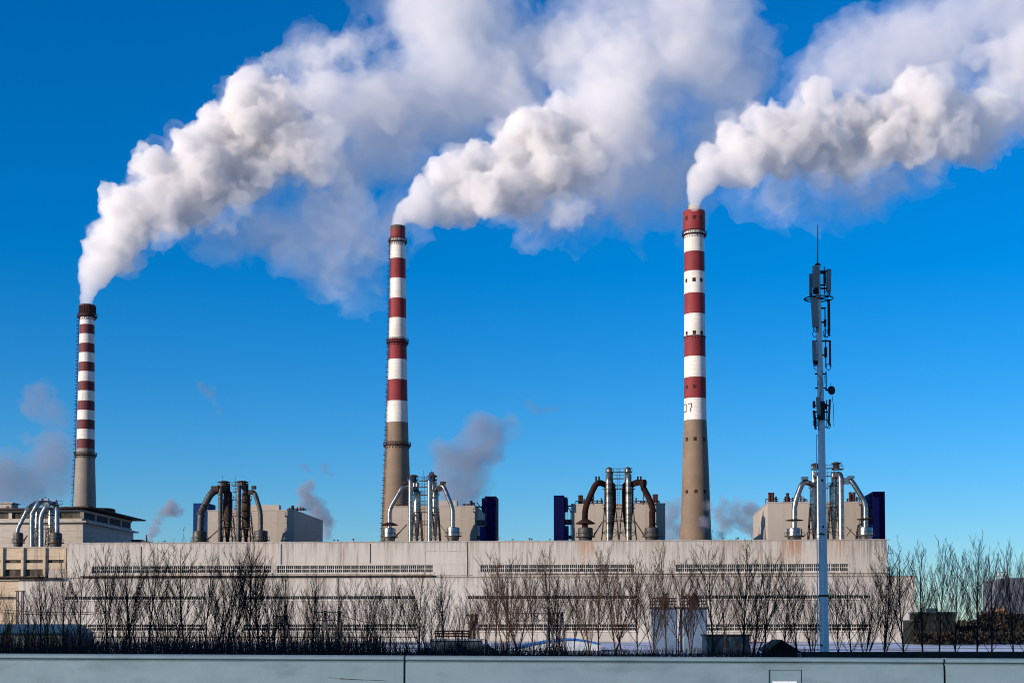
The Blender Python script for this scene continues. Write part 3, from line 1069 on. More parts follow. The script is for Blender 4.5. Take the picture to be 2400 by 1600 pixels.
# ------------------------------------------------------------------ chimneys
def chimney_paint(name, c1, c2, joint=0.0, streak=(0.16, 0.13, 0.11), amount=.4):
    m, n, l = new_mat(name)
    out = n.new('ShaderNodeOutputMaterial')
    b = n.new('ShaderNodeBsdfPrincipled')
    l.new(b.outputs[0], out.inputs[0])
    b.inputs['Roughness'].default_value = .75
    tc = n.new('ShaderNodeTexCoord').outputs['Object']
    f = noisen(n, l, tc, 0.12, 5, 0.65)
    c = mixc(n, l, mapr(n, l, f, .35, .65), c1, c2)
    st = noisen(n, l, tc, 1.0, 6, 0.7, (1.0, 1.0, 0.05))
    c = mixc(n, l, mathn(n, l, 'MULTIPLY', mapr(n, l, st, .54, .76), amount), c, streak)
    sp = noisen(n, l, tc, 0.9, 5, 0.75)
    c = mixc(n, l, mathn(n, l, 'MULTIPLY', mapr(n, l, sp, .62, .74), amount * .8), c, streak)
    if joint:
        sep = n.new('ShaderNodeSeparateXYZ')
        l.new(tc, sep.inputs[0])
        fz = mathn(n, l, 'FRACT', mathn(n, l, 'DIVIDE', sep.outputs[2], joint))
        c = mixc(n, l, mathn(n, l, 'MULTIPLY', mathn(n, l, 'LESS_THAN', fz, .07), .22), c, (.08, .06, .05))
    l.new(c, b.inputs['Base Color'])
    return m


M_CW = chimney_paint('white_band_paint', (0.68, 0.64, 0.58), (0.55, 0.51, 0.46), 1.4, amount=.5)
M_CR = chimney_paint('red_band_paint', (0.19, 0.010, 0.015), (0.14, 0.008, 0.012), 1.4, (0.10, 0.012, 0.012), .5)
M_CR1 = chimney_paint('maroon_band_paint', (0.10, 0.008, 0.013), (0.075, 0.006, 0.010), 1.4, (0.05, 0.008, 0.01), .5)
M_CC = chimney_paint('bare_chimney_concrete', (0.18, 0.128, 0.085), (0.14, 0.10, 0.068), 1.4, (0.07, 0.052, 0.038), .6)
M_CGC = chimney_paint('grey_chimney_concrete', (0.21, 0.18, 0.15), (0.165, 0.145, 0.12), 1.4, (0.10, 0.085, 0.07), .5)
M_CK = chimney_paint('sooted_cap', (0.035, 0.022, 0.02), (0.08, 0.04, 0.035), 0, (0.02, 0.015, 0.014), .6)
M_BALC = surf('balcony_steel', (0.045, 0.012, 0.016), (0.03, 0.012, 0.014), .8, .7)


def chimney(label, d, cx0, bands, rad, ybase, galleries, conc, ladder=None, cap=None, flue=None, slots=(), text=None, red=None):
    """bands: (y0, y1, key) from the top down in pixels; rad: [(y, halfwidth px)] top down"""
    c = loc(cx0, 1268, d)
    t = PlantThing('chimney', label, 'chimney', (c.x, d, 0))
    k = loc(cx0 + 1, 1268, d).x - c.x

    def r_at(y):
        for (ya, ra), (yb, rb) in zip(rad, rad[1:]):
            if y <= yb or (yb, rb) == rad[-1]:
                f = (y - ya) / (yb - ya)
                return (ra + (rb - ra) * f) * k

    keys = {'w': 0, 'r': 1, 'c': 2, 'k': 3}
    mb = MB()
    for y0, y1, key in bands:
        mb.cur = keys[key]
        n = max(1, int(abs(y1 - y0) / 40))
        prof = []
        for i in range(n + 1):
            y = y1 + (y0 - y1) * i / n
            prof.append((r_at(y), lz(y, d, cx0)))
        mb.lathe(prof, (c.x, d), 56)
    mb.cur = keys[bands[-1][2]]
    zb = lz(bands[-1][1], d, cx0)
    mb.lathe([(r_at(bands[-1][1]) * 1.12, 0), (r_at(bands[-1][1]), zb)], (c.x, d), 56)
    y = bands[0][0]
    mb.cur = 3
    mb.lathe([(r_at(y), lz(y, d, cx0)), (r_at(y) * .8, lz(y, d, cx0)), (r_at(y) * .78, lz(y, d, cx0) - 8)], (c.x, d), 56)
    t.part(mb, 'shaft', [M_CW, red or M_CR, conc, M_CK], smooth=True, angle=35)
    if cap:
        y0, y1, hw, key = cap
        mb = MB()
        z1, z0 = lz(y0, d, cx0), lz(y1, d, cx0)
        mb.lathe([(r_at(y1), z0), (hw * k * .98, z0 + .05), (hw * k, z0 + 1), (hw * k, z1 - .2), (hw * k * .97, z1), (hw * k * .7, z1)], (c.x, d), 48)
        t.part(mb, 'crown_ring', M_CR if key == 'r' else M_CK, smooth=True, angle=35)
        if key == 'k':
            mb = MB()
            for q in range(30):
                an = 2 * math.pi * q / 30
                a = (c.x + math.cos(an) * (hw * k + .06), d + math.sin(an) * (hw * k + .06))
                mb.bar((*a, z0 + .4), (*a, z1 - .5), .25)
            t.part(mb, 'crown_rib', M_RPIPE)
    for y, hw, hh in galleries:
        mb = MB()
        z = lz(y, d, cx0)
        r0, r1 = r_at(y), hw * k
        mb.lathe([(r0 - .05, z - .25), (r1, z - .12), (r1, z + .06), (r0 - .05, z + .06)], (c.x, d), 48)
        g = t.part(mb, 'gallery', M_BALC)
        mb = MB()
        H = hh * k
        for q in range(36):
            an = 2 * math.pi * q / 36
            a = (c.x + math.cos(an) * r1 * .985, d + math.sin(an) * r1 * .985)
            mb.bar((*a, z), (*a, z + H), .09)
        for f in (.5, 1.0):
            mb.lathe([(r1 * .975, z + H * f - .06), (r1 * .995, z + H * f), (r1 * .975, z + H * f + .06)], (c.x, d), 48)
        for q in range(24):
            an = 2 * math.pi * q / 24
            a = (c.x + math.cos(an) * r1 * .95, d + math.sin(an) * r1 * .95, z - .15)
            b = (c.x + math.cos(an) * r0, d + math.sin(an) * r0, z - 1.2)
            mb.bar(a, b, .12)
        t.part(mb, 'railing', M_BALC, g)
    if ladder:
        an, ya, yb = ladder
        mb = MB()
        P = []
        zz, ztop = lz(ya, d, cx0), lz(yb, d, cx0)
        n = 24
        dirv = Vector((math.cos(R(an)), math.sin(R(an)), 0))
        tv = Vector((-dirv.y, dirv.x, 0))
        for i in range(n + 1):
            y = ya + (yb - ya) * i / n
            P.append((r_at(y) + .35, lz(y, d, cx0)))
        for (ra, za), (rb, zb2) in zip(P, P[1:]):
            for s in (-.35, .35):
                mb.bar(Vector((c.x, d, za)) + dirv * ra + tv * s, Vector((c.x, d, zb2)) + dirv * rb + tv * s, .12)
            for j in range(5):
                f = j / 5
                rr, z = ra + (rb - ra) * f, za + (zb2 - za) * f
                mb.bar(Vector((c.x, d, z)) + dirv * rr - tv * .35, Vector((c.x, d, z)) + dirv * rr + tv * .35, .09)
                if j % 2 == 0:
                    hoop = [Vector((c.x, d, z)) + dirv * (rr + .75 * math.sin(math.pi * q / 6)) + tv * (.45 * math.cos(math.pi * q / 6)) for q in range(7)]
                    mb.tube(hoop, .06, 4, False)
        t.part(mb, 'ladder', M_BALC)
    if flue:
        y0, y1, hw = flue
        mb = MB()
        z1, z0 = lz(y0, d, cx0), lz(y1, d, cx0)
        mb.lathe([(hw * k, z0 - 1), (hw * k, z1 - .5), (hw * k * 1.08, z1 - .45), (hw * k * 1.08, z1), (hw * k * .85, z1), (hw * k * .85, z0)], (c.x, d), 36)
        t.part(mb, 'flue', surf('flue_steel', (.22, .19, .15), (.30, .26, .2), .5, .6, c3=(.1, .06, .04), s3=.8), smooth=True, angle=35)
    for y0, y1, xs, rr in slots:
        mb = MB()
        for x in xs:
            mb.mark()
            f = (x - cx0) * k
            r = (rr * k) if rr else r_at((y0 + y1) / 2)
            an = math.asin(max(-.97, min(.97, f / r)))
            z0, z1 = lz(y1, d, cx0), lz(y0, d, cx0)
            da = .55 / r
            for q in range(2):
                a0, a1 = an + da * (q - 1), an + da * q
                v = []
                for a in (a0, a1):
                    for ro in (r + .03,):
                        v.append((c.x + math.sin(a) * ro, d - math.cos(a) * ro))
                mb.add([(*v[0], z0), (*v[1], z0), (*v[1], z1), (*v[0], z1)], [(0, 1, 2, 3)])
        t.parts(mb, 'opening', M_SHOLE)
    if text:
        mb = MB()
        for (xa, xb, ya, yb) in text:
            n = 6
            r0, r1 = r_at(ya) + .035, r_at(yb) + .035
            z1, z0 = lz(ya, d, cx0), lz(yb, d, cx0)
            v = []
            for i in range(n + 1):
                x = xa + (xb - xa) * i / n
                a0 = math.asin(max(-.999, min(.999, (x - cx0) * k / r1)))
                a1 = math.asin(max(-.999, min(.999, (x - cx0) * k / r0)))
                v.append((c.x + math.sin(a0) * r1, d - math.cos(a0) * r1, z0))
                v.append((c.x + math.sin(a1) * r0, d - math.cos(a1) * r0, z1))
            mb.add(v, [(2 * i, 2 * i + 2, 2 * i + 3, 2 * i + 1) for i in range(n)])
        t.part(mb, 'number', surf('number_paint', (.05, .03, .03), (.12, .05, .04), 1.0, .8))
    return t, c, k


chimney('slender sooty capped chimney with many narrow red and white bands, leftmost of the three', 88.0, 198,
        [(716, 742, 'k'), (742, 762, 'w'), (762, 784, 'r'), (784, 806, 'w'), (806, 828, 'r'), (828, 850, 'w'), (850, 872, 'r'), (872, 895, 'w'), (895, 917, 'r'), (917, 940.5, 'w'), (940.5, 962.6, 'r'),
         (962.6, 985, 'w'), (985, 1007, 'r'), (1007, 1030, 'w'), (1030, 1052, 'r'), (1052, 1200, 'c')],
        [(716, 16.2), (762, 16.4), (900, 18.2), (1052, 20.2), (1068, 21.0), (1184, 24.7), (1270, 28)], 1270,
        [(743, 22.5, 7), (1067, 25.5, 6)], M_CGC, (195, 1190, 742), (715, 738, 18, 'k'), red=M_CR1)
chimney('tall red and white banded chimney with a ladder down its left side', 84.0, 930,
        [(531, 540, 'k'), (540, 561, 'r'), (561, 608, 'w'), (608, 654.4, 'r'), (654.4, 701, 'w'), (701, 747, 'r'), (747, 796, 'w'), (796, 843.7, 'r'), (843.7, 891, 'w'), (891, 941, 'r'), (941, 990.7, 'w'), (990.7, 1290, 'c')],
        [(531, 17.5), (608, 18.4), (747, 20.0), (843, 22), (941, 24), (1045, 27.0), (1150, 31.5), (1268, 37), (1300, 39)], 1290,
        [(568, 22, 9), (804, 26, 10), (1044, 32.5, 7)], M_CC, (214, 1268, 562))
T = []
# the digits 0 and 7, seen round the left side of the shaft
T += [(1603.2, 1604.6, 949, 967), (1609.2, 1610.8, 949, 967), (1604.6, 1609.2, 948, 950.4), (1604.6, 1609.2, 965, 967.4)]
T += [(1613.2, 1622.2, 947.5, 950), (1619.6, 1622.2, 950, 958), (1617.9, 1620.4, 958, 967)]
chimney('thick red and white banded chimney with the number 07 low on its shaft', 96.0, 1631,
        [(497, 544, 'r'), (544, 592.7, 'w'), (592.7, 638.6, 'r'), (638.6, 689.7, 'w'), (689.7, 738, 'r'), (738, 789, 'w'), (789, 837.7, 'r'), (837.7, 886, 'w'), (886, 935, 'r'), (935, 985.5, 'w'), (985.5, 1290, 'c')],
        [(497, 23.5), (592, 24.2), (789, 24.8), (985, 26.5), (1060, 30), (1150, 33), (1220, 35), (1268, 37.5), (1300, 39)], 1290,
        [(552, 29.3, 9), (789.5, 26, .1)], M_CC, None, (496, 543, 26.2, 'r'), (482.5, 498, 14),
        slots=[(511, 520, (1612, 1630, 1646), 26.3), (656, 665, (1611, 1628.7, 1646), None), (779, 788, (1611, 1628.7, 1646), None), (905, 913, (1611, 1628.7), None),
               (1027, 1036, (1610, 1629, 1651), None), (1150, 1158, (1609, 1630, 1651), None)], text=T)
# ------------------------------------------------------------------ ground
def snow_mat():
    m, n, l = new_mat('trampled_snow')
    out = n.new('ShaderNodeOutputMaterial')
    b = n.new('ShaderNodeBsdfPrincipled')
    l.new(b.outputs[0], out.inputs[0])
    tc = n.new('ShaderNodeTexCoord').outputs['Object']
    f = noisen(n, l, tc, 0.04, 6, 0.65)
    c = mixc(n, l, mapr(n, l, f, .46, .60), (.62, .70, .80), (.17, .15, .13))  # white snow tinted blue, shade put into its colour
    f2 = noisen(n, l, tc, 0.9, 5, 0.6)
    c = mixc(n, l, mathn(n, l, 'MULTIPLY', mapr(n, l, f2, .55, .7), .6), c, (.12, .10, .08))
    l.new(c, b.inputs['Base Color'])
    b.inputs['Roughness'].default_value = .8
    bp = n.new('ShaderNodeBump')
    bp.inputs['Strength'].default_value = .6
    bp.inputs['Distance'].default_value = .3
    l.new(f2, bp.inputs['Height'])
    l.new(bp.outputs[0], b.inputs['Normal'])
    return m


mb = MB()
N = 9000
mb.add([(-N, -N, 0), (N, -N, 0), (N, N, 0), (-N, N, 0)], [(0, 1, 2, 3)])
structure(mb.build('ground', snow_mat()))['label'] = 'snowy ground with bare patches behind the concrete barrier'

# ------------------------------------------------------------------ unseen slab added behind the viewpoint to shade the mast and nearer trees
t = thing('shade_slab', 'long unseen slab added behind the viewpoint to shade mast and trees', 'added shade caster', (-253, -63, 0), R(-60))
mb = MB()
mb.box(-43, 43, -7, 7, 0, 96)
mb.build('wall', surf('render_wall', (.4, .37, .33), (.34, .31, .28), .1, .8), t)
mb = MB()
for i in range(17):
    for j in range(32):
        x = -41 + i * 5
        mb.add([(x, 7.02, j * 3 + .9), (x + 2, 7.02, j * 3 + .9), (x + 2, 7.02, j * 3 + 2.4), (x, 7.02, j * 3 + 2.4)], [(3, 2, 1, 0)])
mb.build('window_rows', M_GLASS, t)
mb = MB()
mb.box(-43.4, 43.4, -7.4, 7.4, 96.003, 96.6)
mb.build('roof', M_ROOFT, t)

# ------------------------------------------------------------------ barrier in front
M_BAR = surf('teal_concrete_paint', (0.165, 0.245, 0.27), (0.14, 0.215, 0.24), 1.6, 0.65, bump=0.03, bscale=9, c3=(0.105, 0.165, 0.185), s3=1.4, lo3=.5, hi3=.78, stretch3=(1.6, 1.6, 5.0))
M_GAP = surf('dark_joint', (0.03, 0.035, 0.035), None, rough=.9)  # dark tone of the hatch outline and the crack


def barrier(label, pxa, pxb, extras=None):
    Y = 11.0

    def zt(px):
        return at(px, 1531 + 11.5 * px / 2400.0, Y)
    a, b = zt(pxa), zt(pxb)
    o = thing('concrete_barrier', label, 'barrier', ((a.x + b.x) / 2, Y, 0), 0, 'barrier panels along the bottom')
    prof = [(0.02, 0.0), (0.008, -0.004), (0.0, -0.012), (0.0, -0.026), (0.004, -0.031), (0.022, -0.034), (0.030, -0.040), (0.030, -0.043),
            (0.012, -0.046), (0.005, -0.052), (0.0035, -0.075), (0.0, -0.082), (0.0, None)]
    prof = [(0.18, -0.03), (0.16, -0.008), (0.13, 0.0)] + prof
    back = [(0.2, None), (0.2, -.2)]
    ring = back + prof
    mb = MB()
    n = 8
    for i in range(n + 1):
        f = i / n
        p = a + (b - a) * f
        for dy, dz in ring:
            mb.v.append((p.x - o.location.x, dy, 0 if dz is None else p.z + dz))
    k = len(ring)
    for i in range(n):
        for j in range(k - 1):
            q = i * k + j
            mb.f.append((q, q + 1, q + 1 + k, q + k))
            mb.m.append(0)
    mb.f.append(tuple(range(k)))
    mb.f.append(tuple(n * k + j for j in reversed(range(k))))
    mb.m += [0, 0]
    mb.build('panel', M_BAR, o, smooth=True, angle=35)
    return o, zt


barrier('pale teal concrete barrier panel with a faint crack, ending at the left joint', -900, 945.5)
bo, zt = barrier('pale teal concrete barrier panel between the two joints, with an outlined hatch', 950.5, 2211)
barrier('pale teal concrete barrier panel right of the right joint, cut off by the picture edge', 2217, 3300)
# hatch and its label plate
mb = MB()


def bp_(px, py):
    p = at(px, py, 11.0)
    return p.x - bo.location.x, p.z


x0, z0 = bp_(1802, 1640)
x1, z1 = bp_(1878, 1568.5)
mb.box(x0, x0 + .006, -.004, -.0005, z0, z1)
mb.box(x1 - .003, x1, -.003, -.0005, z0, z1)
mb.box(x0, x1, -.0035, -.0007, z1 - .003, z1)
h = mb.build('hatch', M_GAP, bo)
mb = MB()
x0, z0 = bp_(1811, 1640)
x1, z1 = bp_(1868, 1595.5)
mb.box(x0, x1, -.004, -.0005, z0, z1)
mb.build('label_plate', surf('white_plate', (.75, .77, .8), (.65, .67, .7), 30, .4), h)
bl_ = bpy.data.objects['concrete_barrier']
mb = MB()
pts = [(770, 1587), (796, 1588), (820, 1590.5), (850, 1592), (880, 1593), (905, 1594.5)]
for (xa, ya), (xb, yb) in zip(pts, pts[1:]):
    p, q = at(xa, ya, 10.9995), at(xb, yb, 10.9995)
    mb.bar((p.x - bl_.location.x, -.0005, p.z), (q.x - bl_.location.x, -.0005, q.z), .0028)
p, q = at(796, 1591, 11), at(850, 1592.5, 11)
mb.bar((p.x - bl_.location.x, -.0006, p.z), (q.x - bl_.location.x, -.0006, q.z), .002)
mb.build('crack', M_GAP, bl_)

# ------------------------------------------------------------------ phone mast
MY = 75.0
KP = MY / FPX
M_POLE = surf('pale_galvanised_pole', (0.58, 0.55, 0.52), (0.48, 0.46, 0.43), 0.7, 0.45, 0.15, stretch=(1, 1, .2), rvar=.08, c3=(.30, .30, .30), s3=1.2, lo3=.58, hi3=.72)
M_ANT = surf('grey_antenna_shell', (0.20, 0.20, 0.175), (0.15, 0.15, 0.135), .9, .6)
M_ANTD = surf('dark_antenna_steel', (0.012, 0.012, 0.014), (0.025, 0.025, 0.028), 1.5, .7)
mp = at(1932.5, 1480, MY)
mast = thing('phone_mast', 'tall pale grey phone mast with antenna panels and a small round dish', 'phone mast', (mp.x, MY, 0))


def mw(px, py, dY=0.0):
    """a point on the mast: in its own axes"""
    p = at(px, py, MY)
    return Vector((p.x - mp.x, dY, p.z))


def mbuild(mb, name, m, parent=None, smooth=False):
    return mb.build(name, m, parent or mast, smooth)


mb = MB()
P = [(1933.2, 1620, 11.8), (1932.5, 1540, 11.1), (1929, 1300, 9.8), (1925.3, 1000, 8.2), (1920, 800, 6.9), (1916.5, 621, 5.6)]
mb.tube([mw(x, y) for x, y, r in P], [r * KP for x, y, r in P], 16)
pole = mbuild(mb, 'pole', M_POLE, smooth=True)
mb = MB()
for y, r in ((1396, 12.2), (1487, 11.6), (1200, 9.9), (1090, 9.2)):
    f = (y - 1000) / 540
    x = 1925.3 + 7.2 * f
    mb.tube([mw(x, y + 1.5), mw(x, y - 1.5)], r * KP, 16)
mbuild(mb, 'clamp_band', M_ANTD if False else M_POLE, pole)
mb = MB()
mb.tube([mw(1930.7, 1397.8), mw(1930.7, 1393.5)], 12.6 * KP, 16)
for (x, y) in ((1922, 1251), (1928, 1252), (1923, 1511), (1927, 1235), (1925, 1126)):
    mb.mark()
    p = mw(x, y, -.24)
    mb.box(p.x - .04, p.x + .04, -.27, -.15, p.z - .05, p.z + .05)
mb.each('strap', M_ANTD, pole)
mb = MB()
mb.tube([mw(1916.3, 622), mw(1916.6, 575), mw(1916.6, 527)], [.028, .022, .02], 8)
mbuild(mb, 'lightning_rod', M_ANTD)
mb = MB()
c = mw(1916.5, 621)
mb.lathe([(.10, c.z - .04), (.155, c.z - .03), (.15, c.z + .03), (.08, c.z + .09), (.03, c.z + .12)], (c.x, 0), 16)
mbuild(mb, 'pole_cap', M_ANTD, smooth=True)
# cable rail on the left
mb = MB()
mb.tube([mw(1913.5, 1018), mw(1915, 1260), mw(1917, 1540)], .022, 6)
for y in (1020, 1100, 1180, 1251, 1261, 1320, 1400, 1480):
    f = (y - 1018) / 522
    mb.bar(mw(1913.5 + 3.5 * f, y), mw(1921 + 6 * f, y), .03)
mbuild(mb, 'cable_rail', M_POLE)


def panel(name, xa, xb, ya, yb, dY, dep, m, lean=0.0, foot=True):
    xa, xb = xa - (xb - xa) * .1 - .4, xb + (xb - xa) * .1 + .4
    a, b = mw(xa, ya), mw(xb, yb)
    L = lean * KP
    mb = MB()
    ch = (b.x - a.x) * .18
    ring = [(a.x + ch, dY), (b.x - ch, dY), (b.x, dY + dep * .45), (b.x - ch, dY + dep), (a.x + ch, dY + dep), (a.x, dY + dep * .45)]
    vs = [(x + L, y, b.z) for x, y in ring] + [(x, y, a.z) for x, y in ring]
    mb.add(vs, [(5, 4, 3, 2, 1, 0), (6, 7, 8, 9, 10, 11)] + [(i, (i + 1) % 6, 6 + (i + 1) % 6, 6 + i) for i in range(6)])
    o = mbuild(mb, name, m)
    if foot:
        mb = MB()
        for q in range(4):
            x = a.x + (b.x - a.x) * (.2 + .2 * q) + L
            mb.tube([(x, dY + dep * .5, b.z + .02), (x, dY + dep * .5, b.z - .16)], .022, 6)
            mb.tube([(x, dY + dep * .5, b.z - .14), (x + .03, dY + dep * .7, b.z - .28)], .014, 5)
        mbuild(mb, 'connector', M_ANTD, o)
    return o


panel('antenna_panel', 1902.5, 1916, 627.5, 677.5, -.42, .16, M_ANT)
panel('antenna_panel', 1897, 1903.5, 642, 688, -.1, .2, M_ANT)
panel('antenna_panel', 1938, 1947.5, 631, 682, -.1, .16, M_ANT, -1.2)
panel('antenna_panel', 1898, 1911, 700, 769, -.42, .16, M_ANT, 3.5)
panel('antenna_panel', 1940.5, 1946, 701, 774, .0, .14, M_ANTD)
panel('antenna_panel', 1902, 1910, 800, 847, -.3, .16, M_ANT, .8)
panel('antenna_panel', 1944, 1948, 797, 845, 0, .14, M_ANTD)
panel('antenna_panel', 1910, 1918, 933, 975, -.42, .14, M_ANT, 1.5)
panel('antenna_panel', 1905, 1910, 940, 956, -.1, .14, M_ANTD, foot=False)
panel('antenna_panel', 1905, 1910, 962, 994, -.1, .14, M_ANTD, 3)
panel('antenna_panel', 1944, 1948, 935, 984, 0, .14, M_ANTD, -3)
mb = MB()
for (xa, xb, ya, yb, dY) in ((1931, 1936, 640, 664, 0), (1932, 1937, 748, 764, 0), (1933, 1939, 813, 836, 0), (1917, 1931, 942, 985, -.3), (1933, 1938, 945, 958, 0), (1905, 1917, 678, 690, -.2), (1909, 1916, 846, 855, -.1)):
    mb.mark()
    a, b = mw(xa, ya), mw(xb, yb)
    mb.box(a.x, b.x, dY, dY + .16, b.z, a.z)
mb.each('radio_unit', M_ANTD, mast)
mb = MB()
for (x0, x1, y) in ((1916, 1942, 636), (1916, 1935, 640), (1903, 1935, 668), (1915, 1938, 676), (1915, 1935, 722), (1914, 1936, 755), (1912, 1945, 799), (1912, 1937, 832), (1910, 1936, 876), (1911, 1937, 909), (1911, 1946, 950), (1908, 1940, 965), (1908, 1934, 980)):
    for dy in (-.06, .06):
        mb.bar(mw(x0, y, dy), mw(x1, y, dy), .055)
for x, y0, y1 in ((1932, 625, 690), (1933.5, 722, 790), (1935, 795, 862), (1936, 870, 915), (1937.5, 937, 990)):
    mb.tube([mw(x, y0), mw(x + .6, y1)], .03, 6)
mbuild(mb, 'bracket', M_ANTD)
# ring platform
mb = MB()
c = mw(1918.5, 700)
rr = 33.5 * KP
ring = [Vector((c.x + math.cos(2 * math.pi * q / 40) * rr, math.sin(2 * math.pi * q / 40) * rr, c.z)) for q in range(41)]
mb.tube(ring, .03, 6, False)
ring = [Vector((c.x + math.cos(2 * math.pi * q / 24) * rr * .3, math.sin(2 * math.pi * q / 24) * rr * .3, c.z)) for q in range(25)]
mb.tube(ring, .04, 6, False)
for q in range(5):
    an = 2 * math.pi * q / 5 + .35
    mb.bar((c.x + math.cos(an) * rr * .2, math.sin(an) * rr * .2, c.z), (c.x + math.cos(an) * rr, math.sin(an) * rr, c.z), .05)
mbuild(mb, 'ring_platform', M_ANTD)
# cable loops
mb = MB()
for (x, y, r) in ((1937.5, 784, 5.5), (1936, 781, 8), (1913, 859, 6), (1942, 859, 6.5), (1942, 996, 6.5), (1938, 992, 8), (1912, 991, 7), (1939, 689, 7), (1910, 782, 6)):
    pts = []
    for q in range(13):
        an = math.pi * .5 + 2 * math.pi * q / 12
        pts.append(mw(x + r * .8 * math.cos(an), y - r * math.sin(an) * 1.15, .05))
    mb.tube(pts, .02, 5, False)
for (x0, y0, x1, y1) in ((1918, 880, 1926, 905), (1922, 900, 1919, 935), (1926, 870, 1932, 900), (1910, 985, 1917, 1010), (1945, 900, 1953, 1000)):
    mb.tube([mw(x0, y0, -.16), mw((x0 + x1) / 2 + 2, (y0 + y1) / 2, -.2), mw(x1, y1, -.16)], .014, 5)
mbuild(mb, 'cable', M_ANTD)
# small dish
mb = MB()
c = mw(1950.5, 914)
r = 10.2 * KP
pr = [(r, 0), (r, .09), (r * .98, .1), (r * .7, .15), (r * .3, .19), (.05, .2)]
vs, n = [], 24
d_ = Vector((.55, -.83, 0)).normalized()
s_ = Vector((0, 0, 1)).cross(d_)
for rad_, dep in pr:
    for q in range(n):
        an = 2 * math.pi * q / n
        vs.append(c - d_ * dep + (s_ * math.cos(an) + Vector((0, 0, 1)) * math.sin(an)) * rad_)
fs = [(i * n + q, i * n + (q + 1) % n, (i + 1) * n + (q + 1) % n, (i + 1) * n + q) for i in range(len(pr) - 1) for q in range(n)]
fs.append(tuple(range(n)))
mb.add(vs, fs)
dish = mbuild(mb, 'dish', M_ANTD, smooth=True)
mb = MB()
mb.tube([mw(1935.5, 913), c - d_ * .18], .05, 8)
mbuild(mb, 'dish_arm', M_ANTD, dish)

# ------------------------------------------------------------------ yard behind the barrier
def yard(name, label, cat, px, Y, group=None):
    p = at(px, 1480, Y)
    o = thing(name, label, cat, (p.x, Y, 0), 0, group)
    return o, p.x


def X(px, Y):
    return at(px, 1480, Y).x


def Z(py, Y):
    return at(1200, py, Y).z


M_TEAL = surf('dark_teal_sheet', (0.03, 0.06, 0.075), (0.02, 0.04, 0.05), .6, .6)
M_TEAL2 = surf('teal_roof_sheet', (0.05, 0.12, 0.15), (0.035, 0.08, 0.10), .8, .5)
o, ox = yard('yard_shed', 'dark teal shed behind the trees at the far left, beside the lattice pole', 'shed', 60, 135)
Y = 135
mb = MB()
mb.box(X(-60, Y) - ox, X(146, Y) - ox, 0, 10, 0, Z(1482, Y))
mb.build('wall', M_TEAL, o)
mb = MB()
a, b = X(-62, Y) - ox, X(148.5, Y) - ox
mb.add([(a, -.5, Z(1483, Y)), (b, -.5, Z(1483, Y)), (b, 5, Z(1461, Y)), (a, 5, Z(1461, Y)), (b, 10.5, Z(1483, Y)), (a, 10.5, Z(1483, Y))], [(0, 1, 2, 3), (3, 2, 4, 5), (1, 4, 2), (0, 3, 5), (0, 5, 4, 1)])
mb.build('roof', M_TEAL2, o)
mb = MB()
for px in (8, 60, 112):
    mb.mark()
    mb.box(X(px, Y) - ox, X(px + 20, Y) - ox, -.08, -.003, .2, Z(1492, Y))
mb.each('door', M_SOOTY, o)

o, ox = yard('lattice_pole', 'short dark lattice pole standing over the teal shed at the far left', 'lattice mast', 46, 160)
Y = 160
mb = MB()
w = 6 * Y / FPX
z1 = Z(1384, Y)
for sx in (-w, w):
    for sy in (-w, w):
        mb.bar((sx, sy, 0), (sx, sy, z1), .11)
z = 0
while z < z1 - 1:
    mb.bar((-w, -w, z), (w, -w, z + 1), .06)
    mb.bar((w, -w, z), (-w, -w, z + 1), .06)
    mb.bar((-w, -w, z), (w, -w, z), .06)
    z += 1
mb.bar((-w * 2, 0, z1), (w * 2, 0, z1), .1)
mb.build('lattice', M_DARK, o)

M_TANK = surf('shade_darkened_tank_paint', (0.12, 0.18, 0.26), (0.085, 0.13, 0.20), .5, .6, c3=(.16, .2, .24), s3=.7, lo3=.55, hi3=.72, stretch3=(1, 1, .15))  # blue paint darkened to stand in for shade on the silos
for px, who in ((1556, 'left one of the pair by the dark cabin'), (1625, 'right one of the pair by the dark cabin')):
    o, ox = yard('storage_silo', 'pale blue square silo behind the trees, ' + who, 'silo', px, 190, 'pair of square silos')
    Y = 190
    r = 28.0 * Y / FPX
    zt_ = Z(1426, Y)
    mb = MB()
    ring = [(-r, -r + .15), (-r + .15, -r), (r - .15, -r), (r, -r + .15), (r, r), (-r, r)]
    mb.add([(x, y, 0) for x, y in ring] + [(x, y, zt_) for x, y in ring], [tuple(range(6, 12))] + [(q, (q + 1) % 6, 6 + (q + 1) % 6, 6 + q) for q in range(6)])
    for z in (2.2, 4.4):
        mb.box(-r - .05, r + .05, -r - .05, -r - .003, z, z + .12)
    mb.build('shell', M_TANK, o)
    mb = MB()
    mb.box(-r - .25, r + .25, -r - .25, r + .25, zt_ + .003, zt_ + .2)
    for z in (zt_ + .55, zt_ + .95, zt_ + 1.35):
        for y in (-r, r):
            mb.bar((-r, y, z), (r, y, z), .07)
        for x in (-r, r):
            mb.bar((x, -r, z), (x, r, z), .07)
    for q in range(6):
        for y in (-r, r):
            x = -r + 2 * r * q / 5
            mb.bar((x, y, zt_ + .2), (x, y, zt_ + 1.38), .07)
    mb.build('railing', M_DARK, o)
    mb = MB()
    mb.box(-.5, .6, -.6, .6, zt_ + .2, zt_ + 1.6)
    mb.tube([(.1, 0, zt_ + 1.5), (.1, 0, zt_ + 2.0)], .3, 10)
    mb.build('filter_unit', M_DARK, o)

